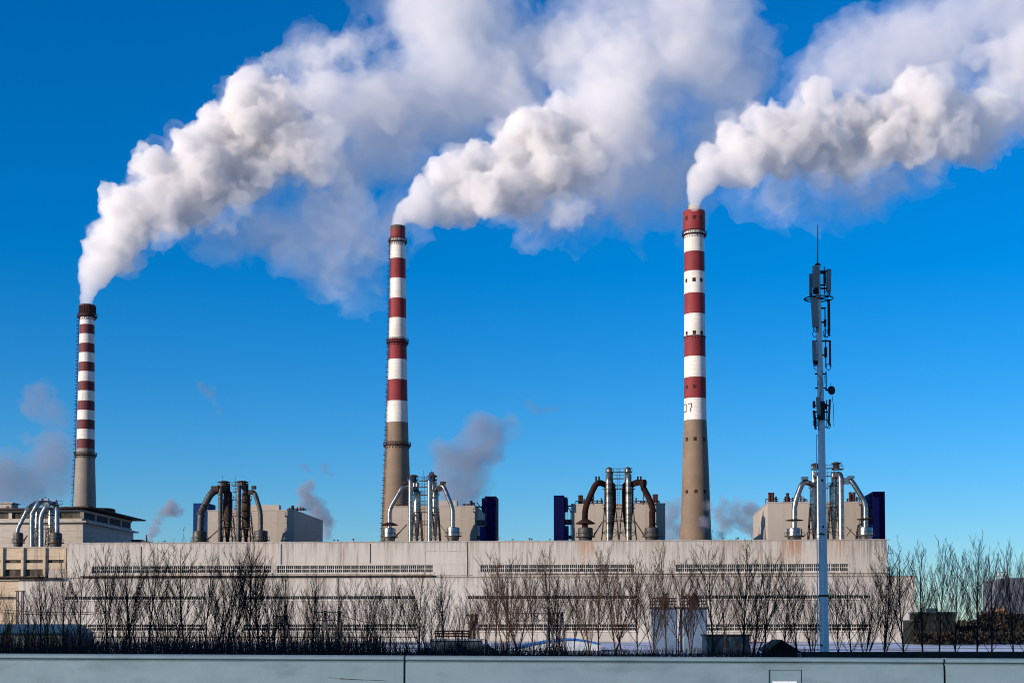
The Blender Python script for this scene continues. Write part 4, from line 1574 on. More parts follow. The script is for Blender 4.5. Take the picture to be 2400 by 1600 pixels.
o, ox = yard('cabin', 'low dark green cabin right of the two pale silos', 'cabin', 1705, 165)
Y = 165
mb = MB()
mb.box(X(1656, Y) - ox, X(1757, Y) - ox, 0, 4, 0, Z(1489, Y))
mb.build('wall', M_TEAL, o)
mb = MB()
mb.box(X(1653, Y) - ox, X(1760, Y) - ox, -.3, 4.3, Z(1489, Y) + .003, Z(1485.5, Y))
mb.build('roof', M_SOOTY, o)
mb = MB()
for px in (1668, 1695, 1722, 1740):
    mb.mark()
    mb.box(X(px, Y) - ox, X(px + 12, Y) - ox, -.06, -.003, .8, 1.6)
mb.each('window', M_GLASS, o)

o, ox = yard('hut', 'small dark hut with a brown pitched roof, left of the mast foot', 'hut', 1829, 115)
Y = 115
mb = MB()
mb.box(X(1801, Y) - ox, X(1868, Y) - ox, 0, 3, 0, Z(1523, Y))
mb.add([(X(1801, Y) - ox, .02, Z(1523, Y)), (X(1868, Y) - ox, .02, Z(1523, Y)), (X(1829, Y) - ox, .02, Z(1499.5, Y))], [(0, 1, 2)])
mb.build('wall', M_SOOTY, o)
mb = MB()
pts = [(1795, 1521), (1829, 1497.5), (1874, 1526)]
for (xa, ya), (xb, yb) in zip(pts, pts[1:]):
    a, b = (X(xa, Y) - ox, Z(ya, Y)), (X(xb, Y) - ox, Z(yb, Y))
    mb.add([(a[0], -.5, a[1]), (b[0], -.5, b[1]), (b[0], 3.5, b[1]), (a[0], 3.5, a[1]), (a[0], -.5, a[1] - .12), (b[0], -.5, b[1] - .12), (b[0], 3.5, b[1] - .12), (a[0], 3.5, a[1] - .12)],
           [(0, 1, 2, 3), (7, 6, 5, 4), (0, 4, 5, 1), (2, 6, 7, 3), (1, 5, 6, 2), (3, 7, 4, 0)])
mb.build('roof', surf('brown_boards', (.22, .10, .05), (.10, .05, .03), 3, .8, stretch=(4, .3, 1)), o)

o, ox = yard('arched_shelter', 'snow covered arched shelter with a blue rim behind the trees in the middle', 'shelter', 1310, 200)
Y = 200
arch = [(1205, 1517), (1240, 1508.5), (1280, 1501), (1320, 1497), (1345, 1497), (1375, 1501), (1407, 1509)]
mb = MB()
vs = []
for x, y in arch:
    vs += [(X(x, Y) - ox, 0, 0), (X(x, Y) - ox, 0, Z(y, Y))]
mb.add(vs, [(2 * i, 2 * i + 2, 2 * i + 3, 2 * i + 1) for i in range(len(arch) - 1)])
vs2 = []
for x, y in arch:
    vs2 += [(X(x, Y) - ox, 0, Z(y, Y)), (X(x, Y) - ox, 9, Z(y, Y))]
mb.add(vs2, [(2 * i, 2 * i + 2, 2 * i + 3, 2 * i + 1) for i in range(len(arch) - 1)])
mb.build('cover', surf('snowy_sheet', (.52, .60, .68), (.40, .48, .56), .5, .8), o)
mb = MB()
for (xa, ya), (xb, yb) in zip(arch, arch[1:]):
    mb.bar((X(xa, Y) - ox, -.15, Z(ya, Y)), (X(xb, Y) - ox, -.15, Z(yb, Y)), .28)
mb.build('rim', surf('blue_rim', (.01, .10, .38), (.02, .15, .42), 1, .5), o)

# dark low building with pipes, right of the left joint
o, ox = yard('pump_house', 'low dark flat-roofed pump house with pipes on its roof, right of the left barrier joint', 'pump house', 1065, 150)
Y = 150
mb = MB()
mb.box(X(1008, Y) - ox, X(1128, Y) - ox, 0, 6, 0, Z(1500, Y))
mb.build('wall', M_TEAL, o)
mb = MB()
mb.box(X(1005, Y) - ox, X(1131, Y) - ox, -.4, 6.4, Z(1500, Y) + .003, Z(1497, Y))
mb.build('roof', surf('snow_dusted_roof', (.22, .26, .3), (.1, .12, .14), 1.5, .8), o)
mb = MB()
for py in (1478, 1484, 1490):
    mb.tube([(X(1018, Y) - ox, 2, Z(py, Y)), (X(1098, Y) - ox, 2, Z(py, Y))], .09, 6)
for px in range(1018, 1100, 16):
    mb.bar((X(px, Y) - ox, 2, Z(1498, Y)), (X(px, Y) - ox, 2, Z(1476, Y)), .12)
mb.build('pipe_run', M_RPIPE, o)


def gantry(label, pa, pb, ytop, Y, legs):
    o, ox = yard('power_gantry', label, 'gantry', (pa + pb) / 2, Y, 'lattice gantries behind the trees')
    a, b = X(pa, Y) - ox, X(pb, Y) - ox
    z = Z(ytop, Y)
    mb = MB()
    for dz in (0, .9):
        for dy in (-.4, .4):
            mb.bar((a, dy, z - dz), (b, dy, z - dz), .1)
    n = max(3, int((b - a) / .9))
    for i in range(n):
        x0, x1 = a + (b - a) * i / n, a + (b - a) * (i + 1) / n
        mb.bar((x0, -.4, z), (x1, -.4, z - .9), .07)
        mb.bar((x0, .4, z - .9), (x1, .4, z), .07)
    mb.build('beam', M_DARK, o)
    for px in legs:
        x = X(px, Y) - ox
        mb = MB()
        for s in (-1, 1):
            mb.bar((x, 0, z + .2), (x + s * .5, 0, 0), .28)
        q = 0.6
        while q < z:
            w = .5 * (1 - q / z)
            mb.bar((x - w, 0, q), (x + w, 0, q), .1)
            q += 1.1
        mb.build('leg', surf('gantry_leg', (.12, .12, .13), (.07, .07, .08), 1, .7), o)


gantry('dark lattice gantry with two pale legs above the arched shelter', 1196, 1318, 1437, 185, (1289, 1317))
gantry('dark lattice gantry behind trees left of the middle chimney', 742, 802, 1434, 170, (762, 795))
gantry('dark lattice gantry with one leg just left of the second ground floor window', 640, 676, 1443, 180, (671,))
gantry('small lattice gantry by the pump house', 1092, 1122, 1441, 175, (1106, 1116))

# lightning masts over the gantries, and a dark sheeted heap
for px, y0, y1, Y, lab_ in ((794, 1350, 1440, 170, 'thin tall lightning mast over the gantry left of the middle chimney'), (1288, 1288, 1440, 185, 'thin tall lightning mast over the gantry by the arched shelter'), (668.5, 1352, 1446, 180, 'thin dark lightning mast at the one-legged gantry')):
    o, ox = yard('lightning_mast', lab_, 'lightning mast', px, Y)
    mb = MB()
    mb.tube([(0, 0, 0), (0, 0, Z(y1, Y)), (0, 0, Z(y0, Y))], [.09, .07, .035], 6)
    mb.build('pole', M_DARK, o, smooth=True)
    mb = MB()
    for q in range(5):
        mb.lathe([(.07, Z(y1, Y) + .2 * q), (.2, Z(y1, Y) + .2 * q + .05), (.07, Z(y1, Y) + .2 * q + .1)], (0, 0), 8)
    mb.build('insulator_stack', M_DARK, o)
Y = 140
mb = MB()
n_, m_ = 26, 8
for i in range(n_ + 1):
    for j in range(m_ + 1):
        x = X(965 + 230 * i / n_, Y)
        f = 1 - abs(2 * j / m_ - 1)
        e = min(1, 4 * min(i, n_ - i) / n_)
        z = (Z(1496 + 14 * i / n_, Y) * (.75 + .25 * math.sin(i * .7))) * e ** .6 * f ** .7 + .25 * noise.noise(Vector((i * .6, j * .7, 1)))
        mb.v.append((x, Y - 1 + j * .6, max(0, z)))
for i in range(n_):
    for j in range(m_):
        q = i * (m_ + 1) + j
        mb.f.append((q, q + m_ + 1, q + m_ + 2, q + 1))
        mb.m.append(0)
h_ = mb.build('sheeted_heap', surf('dark_tarpaulin', (.025, .04, .055), (.015, .022, .03), 1.2, .6, bump=.5, bscale=2, c3=(.25, .3, .36), s3=.9, lo3=.66, hi3=.74))
tag(h_, 'long dark sheeted heap with snow patches, just right of the left barrier joint', 'heap')

# wires
for lab, (x0, y0, x1, y1) in (('upper thin wire running from the lattice pole across the left trees', (-40, 1424, 300, 1428)), ('lower thin wire running from the lattice pole across the left trees', (-40, 1431, 300, 1432)),
                              ('thin wire sagging from the gantry left of the middle chimney', (795, 1438, 935, 1462))):
    Y = 165
    a, b = at(x0, y0, Y), at(x1, y1, Y)
    mb = MB()
    pts = [a + (b - a) * (i / 10) - Vector((0, 0, 1.6 * (i / 10) * (1 - i / 10))) - a for i in range(11)]
    mb.tube(pts, .035, 4)
    w = mb.build('power_line', M_DARK)
    w.location = a
    tag(w, lab, 'wire')


def fence(name, label, pa, pb, y0, y1, Y, step, rails, m):
    o, ox = yard(name, label, 'fence', (pa + pb) / 2, Y)
    a, b = X(pa, Y) - ox, X(pb, Y) - ox
    mb = MB()
    for py in rails:
        mb.box(a, b, -.04, .04, Z(py, Y) - .05, Z(py, Y) + .05)
    mb.build('rail', m, o)
    mb = MB()
    n = int((b - a) / step)
    for i in range(n + 1):
        x = a + (b - a) * i / n
        mb.box(x - .05, x + .05, -.07, .07, 0, Z(y0, Y))
    mb.build('post_row', m, o)


fence('yard_fence', 'dark post and rail fence behind the trees on the left half', 150, 980, 1490, 1545, 150, 2.2, (1492, 1508), M_DARK)
fence('road_fence', 'low dark rail fence behind the barrier right of the mast', 1880, 2500, 1527, 1560, 62, 1.5, (1529, 1534, 1540), M_SOOTY)
mb = MB()
mb.box(X(1880, 63) , X(2500, 63), 62.6, 62.7, 0, Z(1534.5, 63))
k_ = mb.build('road_wall', M_SOOTY)
tag(k_, 'low dark wall just behind the rail fence right of the mast', 'low wall')

# villa, wood and far towers on the right
o, ox = yard('house', 'dark green grey house with a flat roof and chimney, right of the hall end', 'house', 2200, 300)
Y = 300
M_HOUSE = surf('house_render', (.014, .018, .015), (.009, .012, .011), .35, .9, c3=(.04, .042, .03), s3=.5, lo3=.6, hi3=.7)
mb = MB()
mb.box(X(2163, Y) - ox, X(2239, Y) - ox, 0, 10, 0, Z(1436, Y))
mb.box(X(2144, Y) - ox, X(2163, Y) - ox - .003, .5, 9, 0, Z(1454, Y))
mb.build('wall', M_HOUSE, o)
mb = MB()
mb.box(X(2161, Y) - ox, X(2241, Y) - ox, -.3, 10.3, Z(1436, Y) + .003, Z(1432.5, Y))
mb.box(X(2143, Y) - ox, X(2161, Y) - ox - .003, 0, 9.2, Z(1454, Y) + .003, Z(1451.5, Y))
rf = mb.build('roof', M_TEAL, o)
mb = MB()
mb.box(X(2186, Y) - ox, X(2205, Y) - ox, 2, 5, Z(1433, Y), Z(1424, Y))
mb.build('chimney_stack', M_TEAL, rf)
for row, (ya, yb) in enumerate(((1452, 1443), (1472, 1462))):
    for px in (2170, 2186, 2203, 2221):
        mb = MB()
        mb.box(X(px, Y) - ox, X(px + 8, Y) - ox, -.05, -.003, Z(ya, Y), Z(yb, Y))
        mb.build('window', M_GLASS, o)

o, ox = yard('tower_block', 'distant blue grey tower block at the right picture edge', 'tower block', 2375, 900)
Y = 900
M_FAR = surf('haze_tinted_render', (.115, .13, .16), (.095, .11, .14), .05, .9)  # the haze of the air is mixed into the wall colour
mb = MB()
mb.box(X(2342, Y) - ox, X(2440, Y) - ox, 0, 30, 0, Z(1357, Y))
mb.box(X(2366, Y) - ox, X(2440, Y) - ox, 3, 25, Z(1357, Y), Z(1353, Y))
mb.build('wall', M_FAR, o)
mb = MB()
for i in range(7):
    for j in range(9):
        x = X(2346 + i * 13, Y) - ox
        z = Z(1365 + j * 12, Y)
        mb.box(x, x + 1.7, -.05, -.003, z - 1.2, z)
mb.build('window_rows', surf('haze_tinted_glass', (.06, .07, .09), None, rough=.5), o)  # panes greyed by the same painted-in haze
mb = MB()
xa, xb = X(2350, Y) - ox, X(2369, Y) - ox
for x in (xa, xb):
    for y in (4, 9):
        mb.bar((x, y, Z(1357, Y)), (x, y, Z(1339, Y)), .5)
for z in (Z(1339, Y), Z(1348, Y)):
    mb.bar((xa, 4, z), (xa, 9, z), .5)
    mb.bar((xb, 4, z), (xb, 9, z), .5)
    mb.bar((xa, 4, z), (xb, 4, z), .5)
    mb.bar((xa, 9, z), (xb, 9, z), .5)
mb.build('roof_frame', surf('pinkish_steel', (.33, .26, .26), None), o)
o, ox = yard('brick_block', 'distant warm lit brick block left of the grey tower block', 'building', 2350, 620)
Y = 620
mb = MB()
mb.box(X(2338, Y) - ox, X(2362, Y) - ox, 0, 12, 0, Z(1425, Y))
mb.build('wall', surf('warm_brick', (.42, .25, .16), (.36, .2, .13), .2, .9), o)
mb = MB()
mb.box(X(2337, Y) - ox, X(2363, Y) - ox, -.5, 12.5, Z(1425, Y) + .003, Z(1422, Y))
mb.build('roof', M_ROOFT, o)

# ------------------------------------------------------------------ bare trees
M_BARK = surf('dark_bark', (0.030, 0.024, 0.020), (0.016, 0.013, 0.012), 2.0, .9, stretch=(1, 1, .3))
M_TWIG = surf('brown_twig', (0.034, 0.024, 0.019), (0.02, 0.015, 0.012), 1.2, .9)
M_BARKB = surf('sun_warmed_bark', (0.06, 0.034, 0.024), (0.035, 0.021, 0.016), 2.0, .9, stretch=(1, 1, .3))  # bark with the warmth of sunlight put into its colour
M_TWIGB = surf('sun_warmed_twig', (0.07, 0.04, 0.03), (0.04, 0.025, 0.02), 1.2, .9)  # twigs with the same sun warmth in their colour
for _m in (M_BARK, M_TWIG, M_BARKB, M_TWIGB):
    for _n in _m.node_tree.nodes:
        if _n.type == 'BSDF_PRINCIPLED': _n.inputs['Specular IOR Level'].default_value = 0.05


def limb(mb, p, d, L, r0, r1, rn, nseg, wob, up, n):
    """a wandering tapered limb; returns its points and directions"""
    pts, rad, dirs = [p.copy()], [r0], [d.copy()]
    for i in range(nseg):
        d = (d + Vector((rn.gauss(0, wob), rn.gauss(0, wob), rn.gauss(0, wob * .5) + up))).normalized()
        p = p + d * (L / nseg)
        pts.append(p.copy())
        dirs.append(d.copy())
        rad.append(r0 + (r1 - r0) * (i + 1) / nseg)
    mb.tube(pts, rad, n, False)
    return pts, dirs, rad


def grow(seed, H=8.0, stems=1, spread=.5, low=.14, nb=22, dense=1.0):
    rn = random.Random(seed)
    T, C = MB(), MB()
    for s in range(stems):
        lean = Vector((rn.gauss(0, .05), rn.gauss(0, .05), 1)) if stems == 1 else Vector((rn.uniform(-.32, .32), rn.uniform(-.32, .32), 1))
        h = H * (1 if s == 0 else rn.uniform(.72, .98))
        r0 = h * .0088 * (1 if stems == 1 else .8)
        pts, dirs, rad = limb(T, Vector((rn.uniform(-.1, .1) * (stems > 1), rn.uniform(-.1, .1) * (stems > 1), -.1)), lean.normalized(), h, r0, .012, rn, 14, .022, .02, 7)
        k = int(nb * (1 if stems == 1 else .62))
        for b in range(k):
            f = low + (.93 - low) * (b + rn.random()) / k
            i = min(13, int(f * 14))
            q = f * 14 - i
            p = pts[i] * (1 - q) + pts[i + 1] * q
            rr = rad[i] * (1 - q) + rad[i + 1] * q
            az = b * 2.4 + rn.uniform(-.5, .5)
            tilt = rn.uniform(.45, .85) * spread * 1.55
            d = (dirs[i] + Vector((math.cos(az), math.sin(az), 0)) * math.tan(tilt)).normalized()
            L = h * (.17 + .40 * (1 - f)) * rn.uniform(.75, 1.2)
            br = min(rr * .5, .009 + L * .0058)
            bp, bd, brd = limb(T if br > .028 else C, p, d, L, br, .007, rn, 6, .035, .075, 5)
            nt = max(3, int(L * 4.0 * dense * (1.3 - .6 * f)))
            for t_ in range(nt):
                g = .18 + .8 * (t_ + rn.random()) / nt
                j = min(5, int(g * 6))
                e = g * 6 - j
                pp = bp[j] * (1 - e) + bp[j + 1] * e
                az2 = rn.uniform(0, 2 * math.pi)
                d2 = (bd[j] + Vector((math.cos(az2), math.sin(az2), .25)) * rn.uniform(.3, .6)).normalized()
                L2 = rn.uniform(.45, 1.0) * (.5 + .35 * L * (1 - g * .6))
                tp, td, tr = limb(C, pp, d2, L2, .0115, .006, rn, 3, .05, .09, 3)
                for u_ in range(rn.randint(1, 2)):
                    jj = rn.randint(1, 2)
                    az3 = rn.uniform(0, 2 * math.pi)
                    d3 = (td[jj] + Vector((math.cos(az3), math.sin(az3), .3)) * .55).normalized()
                    limb(C, tp[jj], d3, L2 * rn.uniform(.35, .65), .0085, .005, rn, 2, .05, .1, 3)
    return T, C


def mesh_of(mb, name, m):
    o = mb.build(name, m, None, True, 180)
    me = o.data
    bpy.data.objects.remove(o, do_unlink=True)
    return me


KINDS_T = []
for i, (st, sp, lo, nb, de) in enumerate(((1, .44, .14, 24, 1.0), (1, .58, .10, 26, .9), (3, .46, .10, 21, .85), (1, .40, .16, 22, 1.0), (4, .52, .07, 19, .8), (2, .5, .12, 23, .9))):
    Tm, Cm = grow(100 + i, 8.0, st, sp, lo, nb, de)
    KINDS_T.append((mesh_of(Tm, 'trunk', M_BARK), mesh_of(Cm, 'crown', M_TWIG)))
    tb, cb = KINDS_T[-1][0].copy(), KINDS_T[-1][1].copy()
    tb.materials[0] = M_BARKB
    cb.materials[0] = M_TWIGB
    KINDS_T[-1] += (tb, cb)
SHAPE = ('slim upright', 'broad single-stemmed', 'three-stemmed', 'slim tall', 'bushy many-stemmed', 'twin-stemmed')
LAND = [(20, 'lattice pole'), (105, 'gooseneck ducts'), (200, 'leftmost chimney'), (285, 'boiler house corner'), (343, 'green shed'), (468, 'dark left hopper'), (540, 'dark twin ducts'), (612, 'dark right hopper'),
        (690, 'leftmost block corner'), (790, 'three roof vents'), (872, 'gap before the middle chimney'), (930, 'middle chimney'), (1000, 'shiny twin ducts by the middle chimney'), (1062, 'silver hopper without hood'), (1150, 'blue tower by the middle chimney'),
        (1225, 'open sky between the blue towers'), (1310, 'blue tower by the rusty ducts'), (1372, 'hooded rusty hopper'), (1450, 'rusty twin ducts'), (1528, 'hoodless rusty hopper'), (1630, 'right chimney'),
        (1710, 'roof vents by the right chimney'), (1785, 'left edge of the last block'), (1862, 'flat-hooded silver hopper'), (1932, 'pale mast'), (2000, 'silver duct right of the mast'), (2060, 'very dark blue tower'), (2142, 'hall end wall'),
        (2200, 'dark house'), (2280, 'snow strip'), (2370, 'grey tower block')]
# (x, top y, depth, kind)
TREES = [(-15, 1372, 100, 1), (28, 1398, 112, 0), (68, 1388, 108, 3), (97, 1350, 104, 0), (117, 1345, 100, 3), (150, 1322, 98, 0), (190, 1320, 96, 1), (250, 1288, 100, 0), (280, 1300, 94, 2),
         (308, 1296, 100, 0), (345, 1288, 96, 3), (400, 1310, 92, 4), (432, 1276, 98, 1), (480, 1300, 96, 3), (503, 1300, 94, 5), (530, 1284, 98, 4), (585, 1282, 104, 0),
         (608, 1300, 98, 1), (640, 1322, 100, 4), (668, 1348, 106, 3), (700, 1352, 104, 2), (730, 1350, 110, 0), (762, 1376, 104, 4), (795, 1388, 112, 0), (838, 1352, 108, 1), (858, 1356, 104, 0), (893, 1350, 98, 5), (912, 1352, 104, 0),
         (955, 1372, 108, 3), (985, 1342, 98, 1), (1010, 1356, 104, 2), (1043, 1350, 110, 0), (1076, 1384, 108, 4), (1105, 1378, 154, 2), (1135, 1360, 156, 5), (1162, 1318, 158, 3), (1185, 1290, 152, 4), (1216, 1300, 156, 2), (1250, 1340, 160, 0),
         (1288, 1292, 158, 3), (1304, 1352, 110, 1), (1316, 1330, 156, 5), (1345, 1352, 158, 0), (1380, 1310, 154, 4), (1402, 1296, 152, 0), (1440, 1292, 156, 2), (1458, 1290, 150, 5), (1495, 1318, 158, 1), (1530, 1306, 154, 4), (1562, 1282, 150, 3), (1590, 1310, 156, 1),
         (1620, 1330, 158, 2), (1672, 1278, 104, 1), (1700, 1310, 156, 5), (1741, 1282, 106, 0), (1765, 1318, 110, 4), (1789, 1306, 100, 3), (1838, 1322, 106, 1), (1871, 1320, 108, 5), (1905, 1342, 112, 2), (1965, 1352, 108, 0), (1995, 1330, 104, 1), (2028, 1318, 112, 4),
         (2068, 1292, 100, 2), (2118, 1290, 112, 1), (2163, 1278, 100, 3), (2200, 1268, 118, 3), (2240, 1284, 112, 1), (2289, 1264, 102, 0), (2322, 1292, 112, 1), (2376, 1276, 96, 3), (2402, 1290, 112, 1)]
rn = random.Random(21)
by = {}
for tr in TREES:
    lx_, ln = min(LAND, key=lambda q: abs(q[0] - tr[0]))
    by.setdefault((ln, 'left' if tr[0] < lx_ else 'right'), []).append((abs(tr[0] - lx_), tr))
lab = {}
ORD = ('nearest', 'second', 'third', 'fourth', 'fifth')
for (ln, side), q in by.items():
    for i, (_, tr) in enumerate(sorted(q)):
        lab[tr] = '%s leafless tree, %s to the %s of the %s' % (SHAPE[tr[3]], ORD[i], side, ln) if len(q) > 1 else '%s leafless tree a little %s of the %s' % (SHAPE[tr[3]], side, ln)
for tr in TREES:
    px, py, Y, kd = tr
    if px > 2150:
        py += 10
    Y += 3 * math.sin(px)
    p = at(px, 1480, Y)
    h = at(px, py, Y).z
    o = thing('bare_tree', lab[tr], 'tree', (p.x, Y, 0), rn.uniform(0, 6.28), 'bare trees behind the barrier')
    s = h / 8.2
    o.scale = (s * rn.uniform(.85, 1.1), s * rn.uniform(.85, 1.1), s)
    red = Y > 145  # trees standing in the sun take the sun-warmed bark colours
    for me, nm in ((KINDS_T[kd][2 if red else 0], 'trunk'), (KINDS_T[kd][3 if red else 1], 'crown')):
        c = bpy.data.objects.new(nm, me)
        col.objects.link(c)
        c.parent = o

# dark scrub along the foot of the trees, and the wood on the right
rn = random.Random(5)
mb = MB()
for i in range(14000):
    px = rn.uniform(-60, 1330) if rn.random() < .62 else rn.uniform(1330, 2450) if rn.random() < .4 else rn.uniform(1330, 1900)
    Y = rn.uniform(72, 122)
    x = X(px, Y)
    h = rn.uniform(.5, 2.3) * (1.0 if px < 1330 else .72 if px < 1900 else .5) * (1.25 if px < 900 else .9)
    dx, dy = rn.gauss(0, .35), rn.gauss(0, .35)
    w = rn.uniform(.012, .03)
    mb.add([(x - w, Y, 0), (x + w, Y, 0), (x + dx + .006, Y + dy, h), (x + dx - .006, Y + dy, h)], [(0, 1, 2, 3)])
    x2, z2 = x + dx * .5, h * .5
    e = rn.uniform(-.5, .5)
    mb.add([(x2, Y, z2 - w), (x2, Y, z2 + w), (x2 + e, Y, z2 + abs(e) + .02)], [(0, 1, 2)])
g = mb.build('undergrowth', M_TWIG)
g['kind'] = 'stuff'
g['label'] = 'dark leafless scrub along the foot of the trees'
mb = MB()
for i in range(12000):
    px = rn.uniform(2140, 2560)
    Y = rn.uniform(310, 345) if i % 3 else rn.uniform(284, 297)
    x = X(px, Y)
    top = 4.3 + 2.2 * noise.noise(Vector((x * .12, 3, 0))) + (1.6 if px > 2290 else 0)
    if Y < 300:
        top = 2.0 + .8 * noise.noise(Vector((x * .3, 9, 0)))
    z = max(.05, rn.random() ** .8 * top)
    w = rn.uniform(.2, .5)
    a = rn.uniform(0, 3.14)
    dx, dz = math.cos(a) * w, abs(math.sin(a)) * w * 1.8
    mb.add([(x - dx, Y, z), (x + dx, Y + .3, z + .1), (x + dx * .4, Y - .2, z + dz + .2)], [(0, 1, 2)])
g = mb.build('wood', surf('wood_twigs', (.018, .018, .016), (.035, .03, .022), .3, 1.0))
g['kind'] = 'stuff'
g['label'] = 'dark far-off wood behind the snow strip at the right'
# ------------------------------------------------------------------ smoke and steam
def billow_mesh(blobs, vox, amps, seed=0, source=None):
    """one closed, cauliflower-like skin round a list of (centre, radius)"""
    mb = MB()
    ico = []
    import bmesh
    bm = bmesh.new()
    bmesh.ops.create_icosphere(bm, subdivisions=3, radius=1.0)
    iv = [v.co.copy() for v in bm.verts]
    jf = [tuple(v.index for v in f.verts) for f in bm.faces]
    bm.free()
    for c, r in blobs:
        mb.add([Vector(c) + v * r for v in iv], jf)
    tmp = mb.build('blob_union', [])
    md = tmp.modifiers.new('remesh', 'REMESH')
    md.mode = 'VOXEL'
    md.voxel_size = vox
    dg = bpy.context.evaluated_depsgraph_get()
    me = bpy.data.meshes.new_from_object(tmp.evaluated_get(dg))
    bpy.data.objects.remove(tmp, do_unlink=True)
    off = Vector((seed * 13.7, seed * 5.1, seed * 9.3))
    for kind, amp, size in amps:
        gain = 1.0
        if source is not None:
            # close to the mouth of the chimney the folds are small
            pos = np.empty(len(me.vertices) * 3)
            me.vertices.foreach_get('co', pos)
            gain = np.clip(np.linalg.norm(pos.reshape(-1, 3) - np.array(source), axis=1) / 30.0, .1, 1.0)[:, None]
        nv = len(me.vertices)
        nrm = np.empty(nv * 3)
        me.vertices.foreach_get('normal', nrm)
        co = np.empty(nv * 3)
        me.vertices.foreach_get('co', co)
        d = np.empty(nv)
        if kind == 'p':
            q = np.empty((nv, 3))
            for i in range(nv):
                q[i] = noise.turbulence_vector(Vector((co[3 * i], co[3 * i + 1], co[3 * i + 2])) / size + off, 3, False)
            co = co.reshape(-1, 3) + q * amp * gain
            me.vertices.foreach_set('co', co.ravel())
            me.update()
            continue
        for i in range(nv):
            p = Vector((co[3 * i], co[3 * i + 1], co[3 * i + 2])) / size + off
            w = noise.noise_vector(p * 1.3) * 0.35
            f1 = noise.voronoi(p + w)[0][0]
            d[i] = (0.55 - f1) * amp
        co = co.reshape(-1, 3) + nrm.reshape(-1, 3) * d[:, None] * gain
        me.vertices.foreach_set('co', co.ravel())
        me.update()
    # once more, to close the folds
    tmp = bpy.data.objects.new('fold', me)
    col.objects.link(tmp)
    md = tmp.modifiers.new('remesh', 'REMESH')
    md.mode = 'VOXEL'
    md.voxel_size = vox
    dg = bpy.context.evaluated_depsgraph_get()
    out = bpy.data.meshes.new_from_object(tmp.evaluated_get(dg))
    bpy.data.objects.remove(tmp, do_unlink=True)
    return out


def dense_smoke(name, density, color=(0.985, 0.985, 0.985), aniso=0.0):
    m, n, l = new_mat(name)
    out = n.new('ShaderNodeOutputMaterial')
    v = n.new('ShaderNodeVolumePrincipled')
    v.inputs['Color'].default_value = (*color, 1)
    v.inputs['Density'].default_value = density
    v.inputs['Anisotropy'].default_value = aniso
    l.new(v.outputs[0], out.inputs['Volume'])
    m.cycles.homogeneous_volume = True
    return m


def px_blobs(rows, Y, k=1.0, spread=0.35, rnd=None, dY=0.0, n=1):
    """rows of (px, py, radius px) at depth Y (+ dY per 1000 px to the right), a little scattered in depth"""
    rnd = rnd or random.Random(3)
    out = []
    for x, y, r in rows:
        Yd = Y + dY * (x - rows[0][0]) / 1000.0
        rw = r * Yd / FPX * k
        for j in range(n):
            yy = Yd + rnd.uniform(-spread, spread) * rw * (1.6 if j else 0.8)
            out.append((at(x, y, yy), rw))
    return out



PL1 = [(203, 712, 15), (204, 696, 18), (210, 676, 24), (218, 650, 34), (230, 622, 44), (246, 598, 50), (268, 575, 56), (284, 548, 56), (300, 515, 58), (280, 476, 36),
       (330, 500, 58), (380, 470, 72), (357, 385, 42), (400, 420, 60), (469, 424, 82), (446, 357, 52), (430, 500, 50), (558, 390, 82), (500, 340, 60),
       (513, 292, 46), (580, 275, 72), (594, 196, 38), (555, 212, 24), (647, 312, 72), (640, 240, 50), (690, 360, 56), (730, 410, 32)]
TL1 = [(760, 230, 85), (821, 115, 42), (725, 150, 45), (870, 265, 90), (690, 400, 70), (760, 330, 90), (956, 60, 60), (1068, 70, 110), (1157, 120, 110), (1240, 130, 50),
       (1040, 190, 100), (925, 240, 82), (1068, 275, 100), (930, 312, 100), (850, 380, 90), (1000, 40, 90), (1130, 10, 100), (800, 460, 60), (900, 430, 70),
       (558, 535, 46), (500, 545, 40), (630, 556, 46), (700, 570, 52), (760, 570, 60), (826, 615, 60), (860, 560, 60), (590, 480, 50), (1200, 250, 90), (1280, 120, 70), (1160, 200, 90), (760, 610, 40), (600, 520, 50), (720, 540, 60), (800, 520, 50), (880, 490, 50), (640, 440, 40)]
PL2 = [(932, 528, 15), (938, 512, 18), (952, 498, 24), (970, 490, 30), (992, 489, 38), (994, 450, 34), (1050, 482, 42), (1068, 415, 55), (1066, 376, 30), (1135, 452, 56), (1105, 480, 40),
       (1121, 372, 36), (1184, 400, 58), (1215, 450, 50), (1215, 310, 46), (1205, 290, 30), (1273, 322, 62), (1320, 256, 32), (1335, 315, 58), (1358, 385, 58), (1291, 395, 60), (1390, 340, 44)]
TL2 = [(1246, 500, 42), (1300, 505, 46), (1358, 510, 42), (1220, 490, 40), (1447, 446, 75), (1537, 430, 60), (1447, 230, 90), (1460, 140, 80), (1470, 60, 90), (1390, 40, 60), (1537, 270, 75), (1648, 67, 110),
       (1580, 134, 95), (1690, 180, 70), (1700, 250, 60), (1540, 370, 70), (1440, 340, 80), (1600, 440, 50), (1400, 440, 60), (1640, 400, 50), (1740, 240, 50), (1600, 40, 90), (1690, 330, 70), (1760, 190, 60), (1560, 470, 50), (1480, 500, 46), (1350, 120, 60), (1780, 120, 50)]
PL3 = [(1628, 483, 14), (1629, 466, 18), (1634, 446, 24), (1650, 418, 36), (1672, 385, 40), (1704, 396, 46), (1721, 335, 38), (1757, 370, 54), (1779, 283, 30), (1779, 326, 46),
       (1824, 345, 58), (1820, 268, 34), (1869, 300, 60), (1904, 230, 40), (1936, 310, 64), (1891, 362, 46), (1980, 350, 56), (2003, 278, 56), (2060, 325, 60),
       (2092, 275, 55), (2141, 208, 42), (2159, 255, 56), (2137, 335, 56), (2226, 312, 64), (2226, 255, 46), (2293, 335, 46), (2315, 275, 56)]
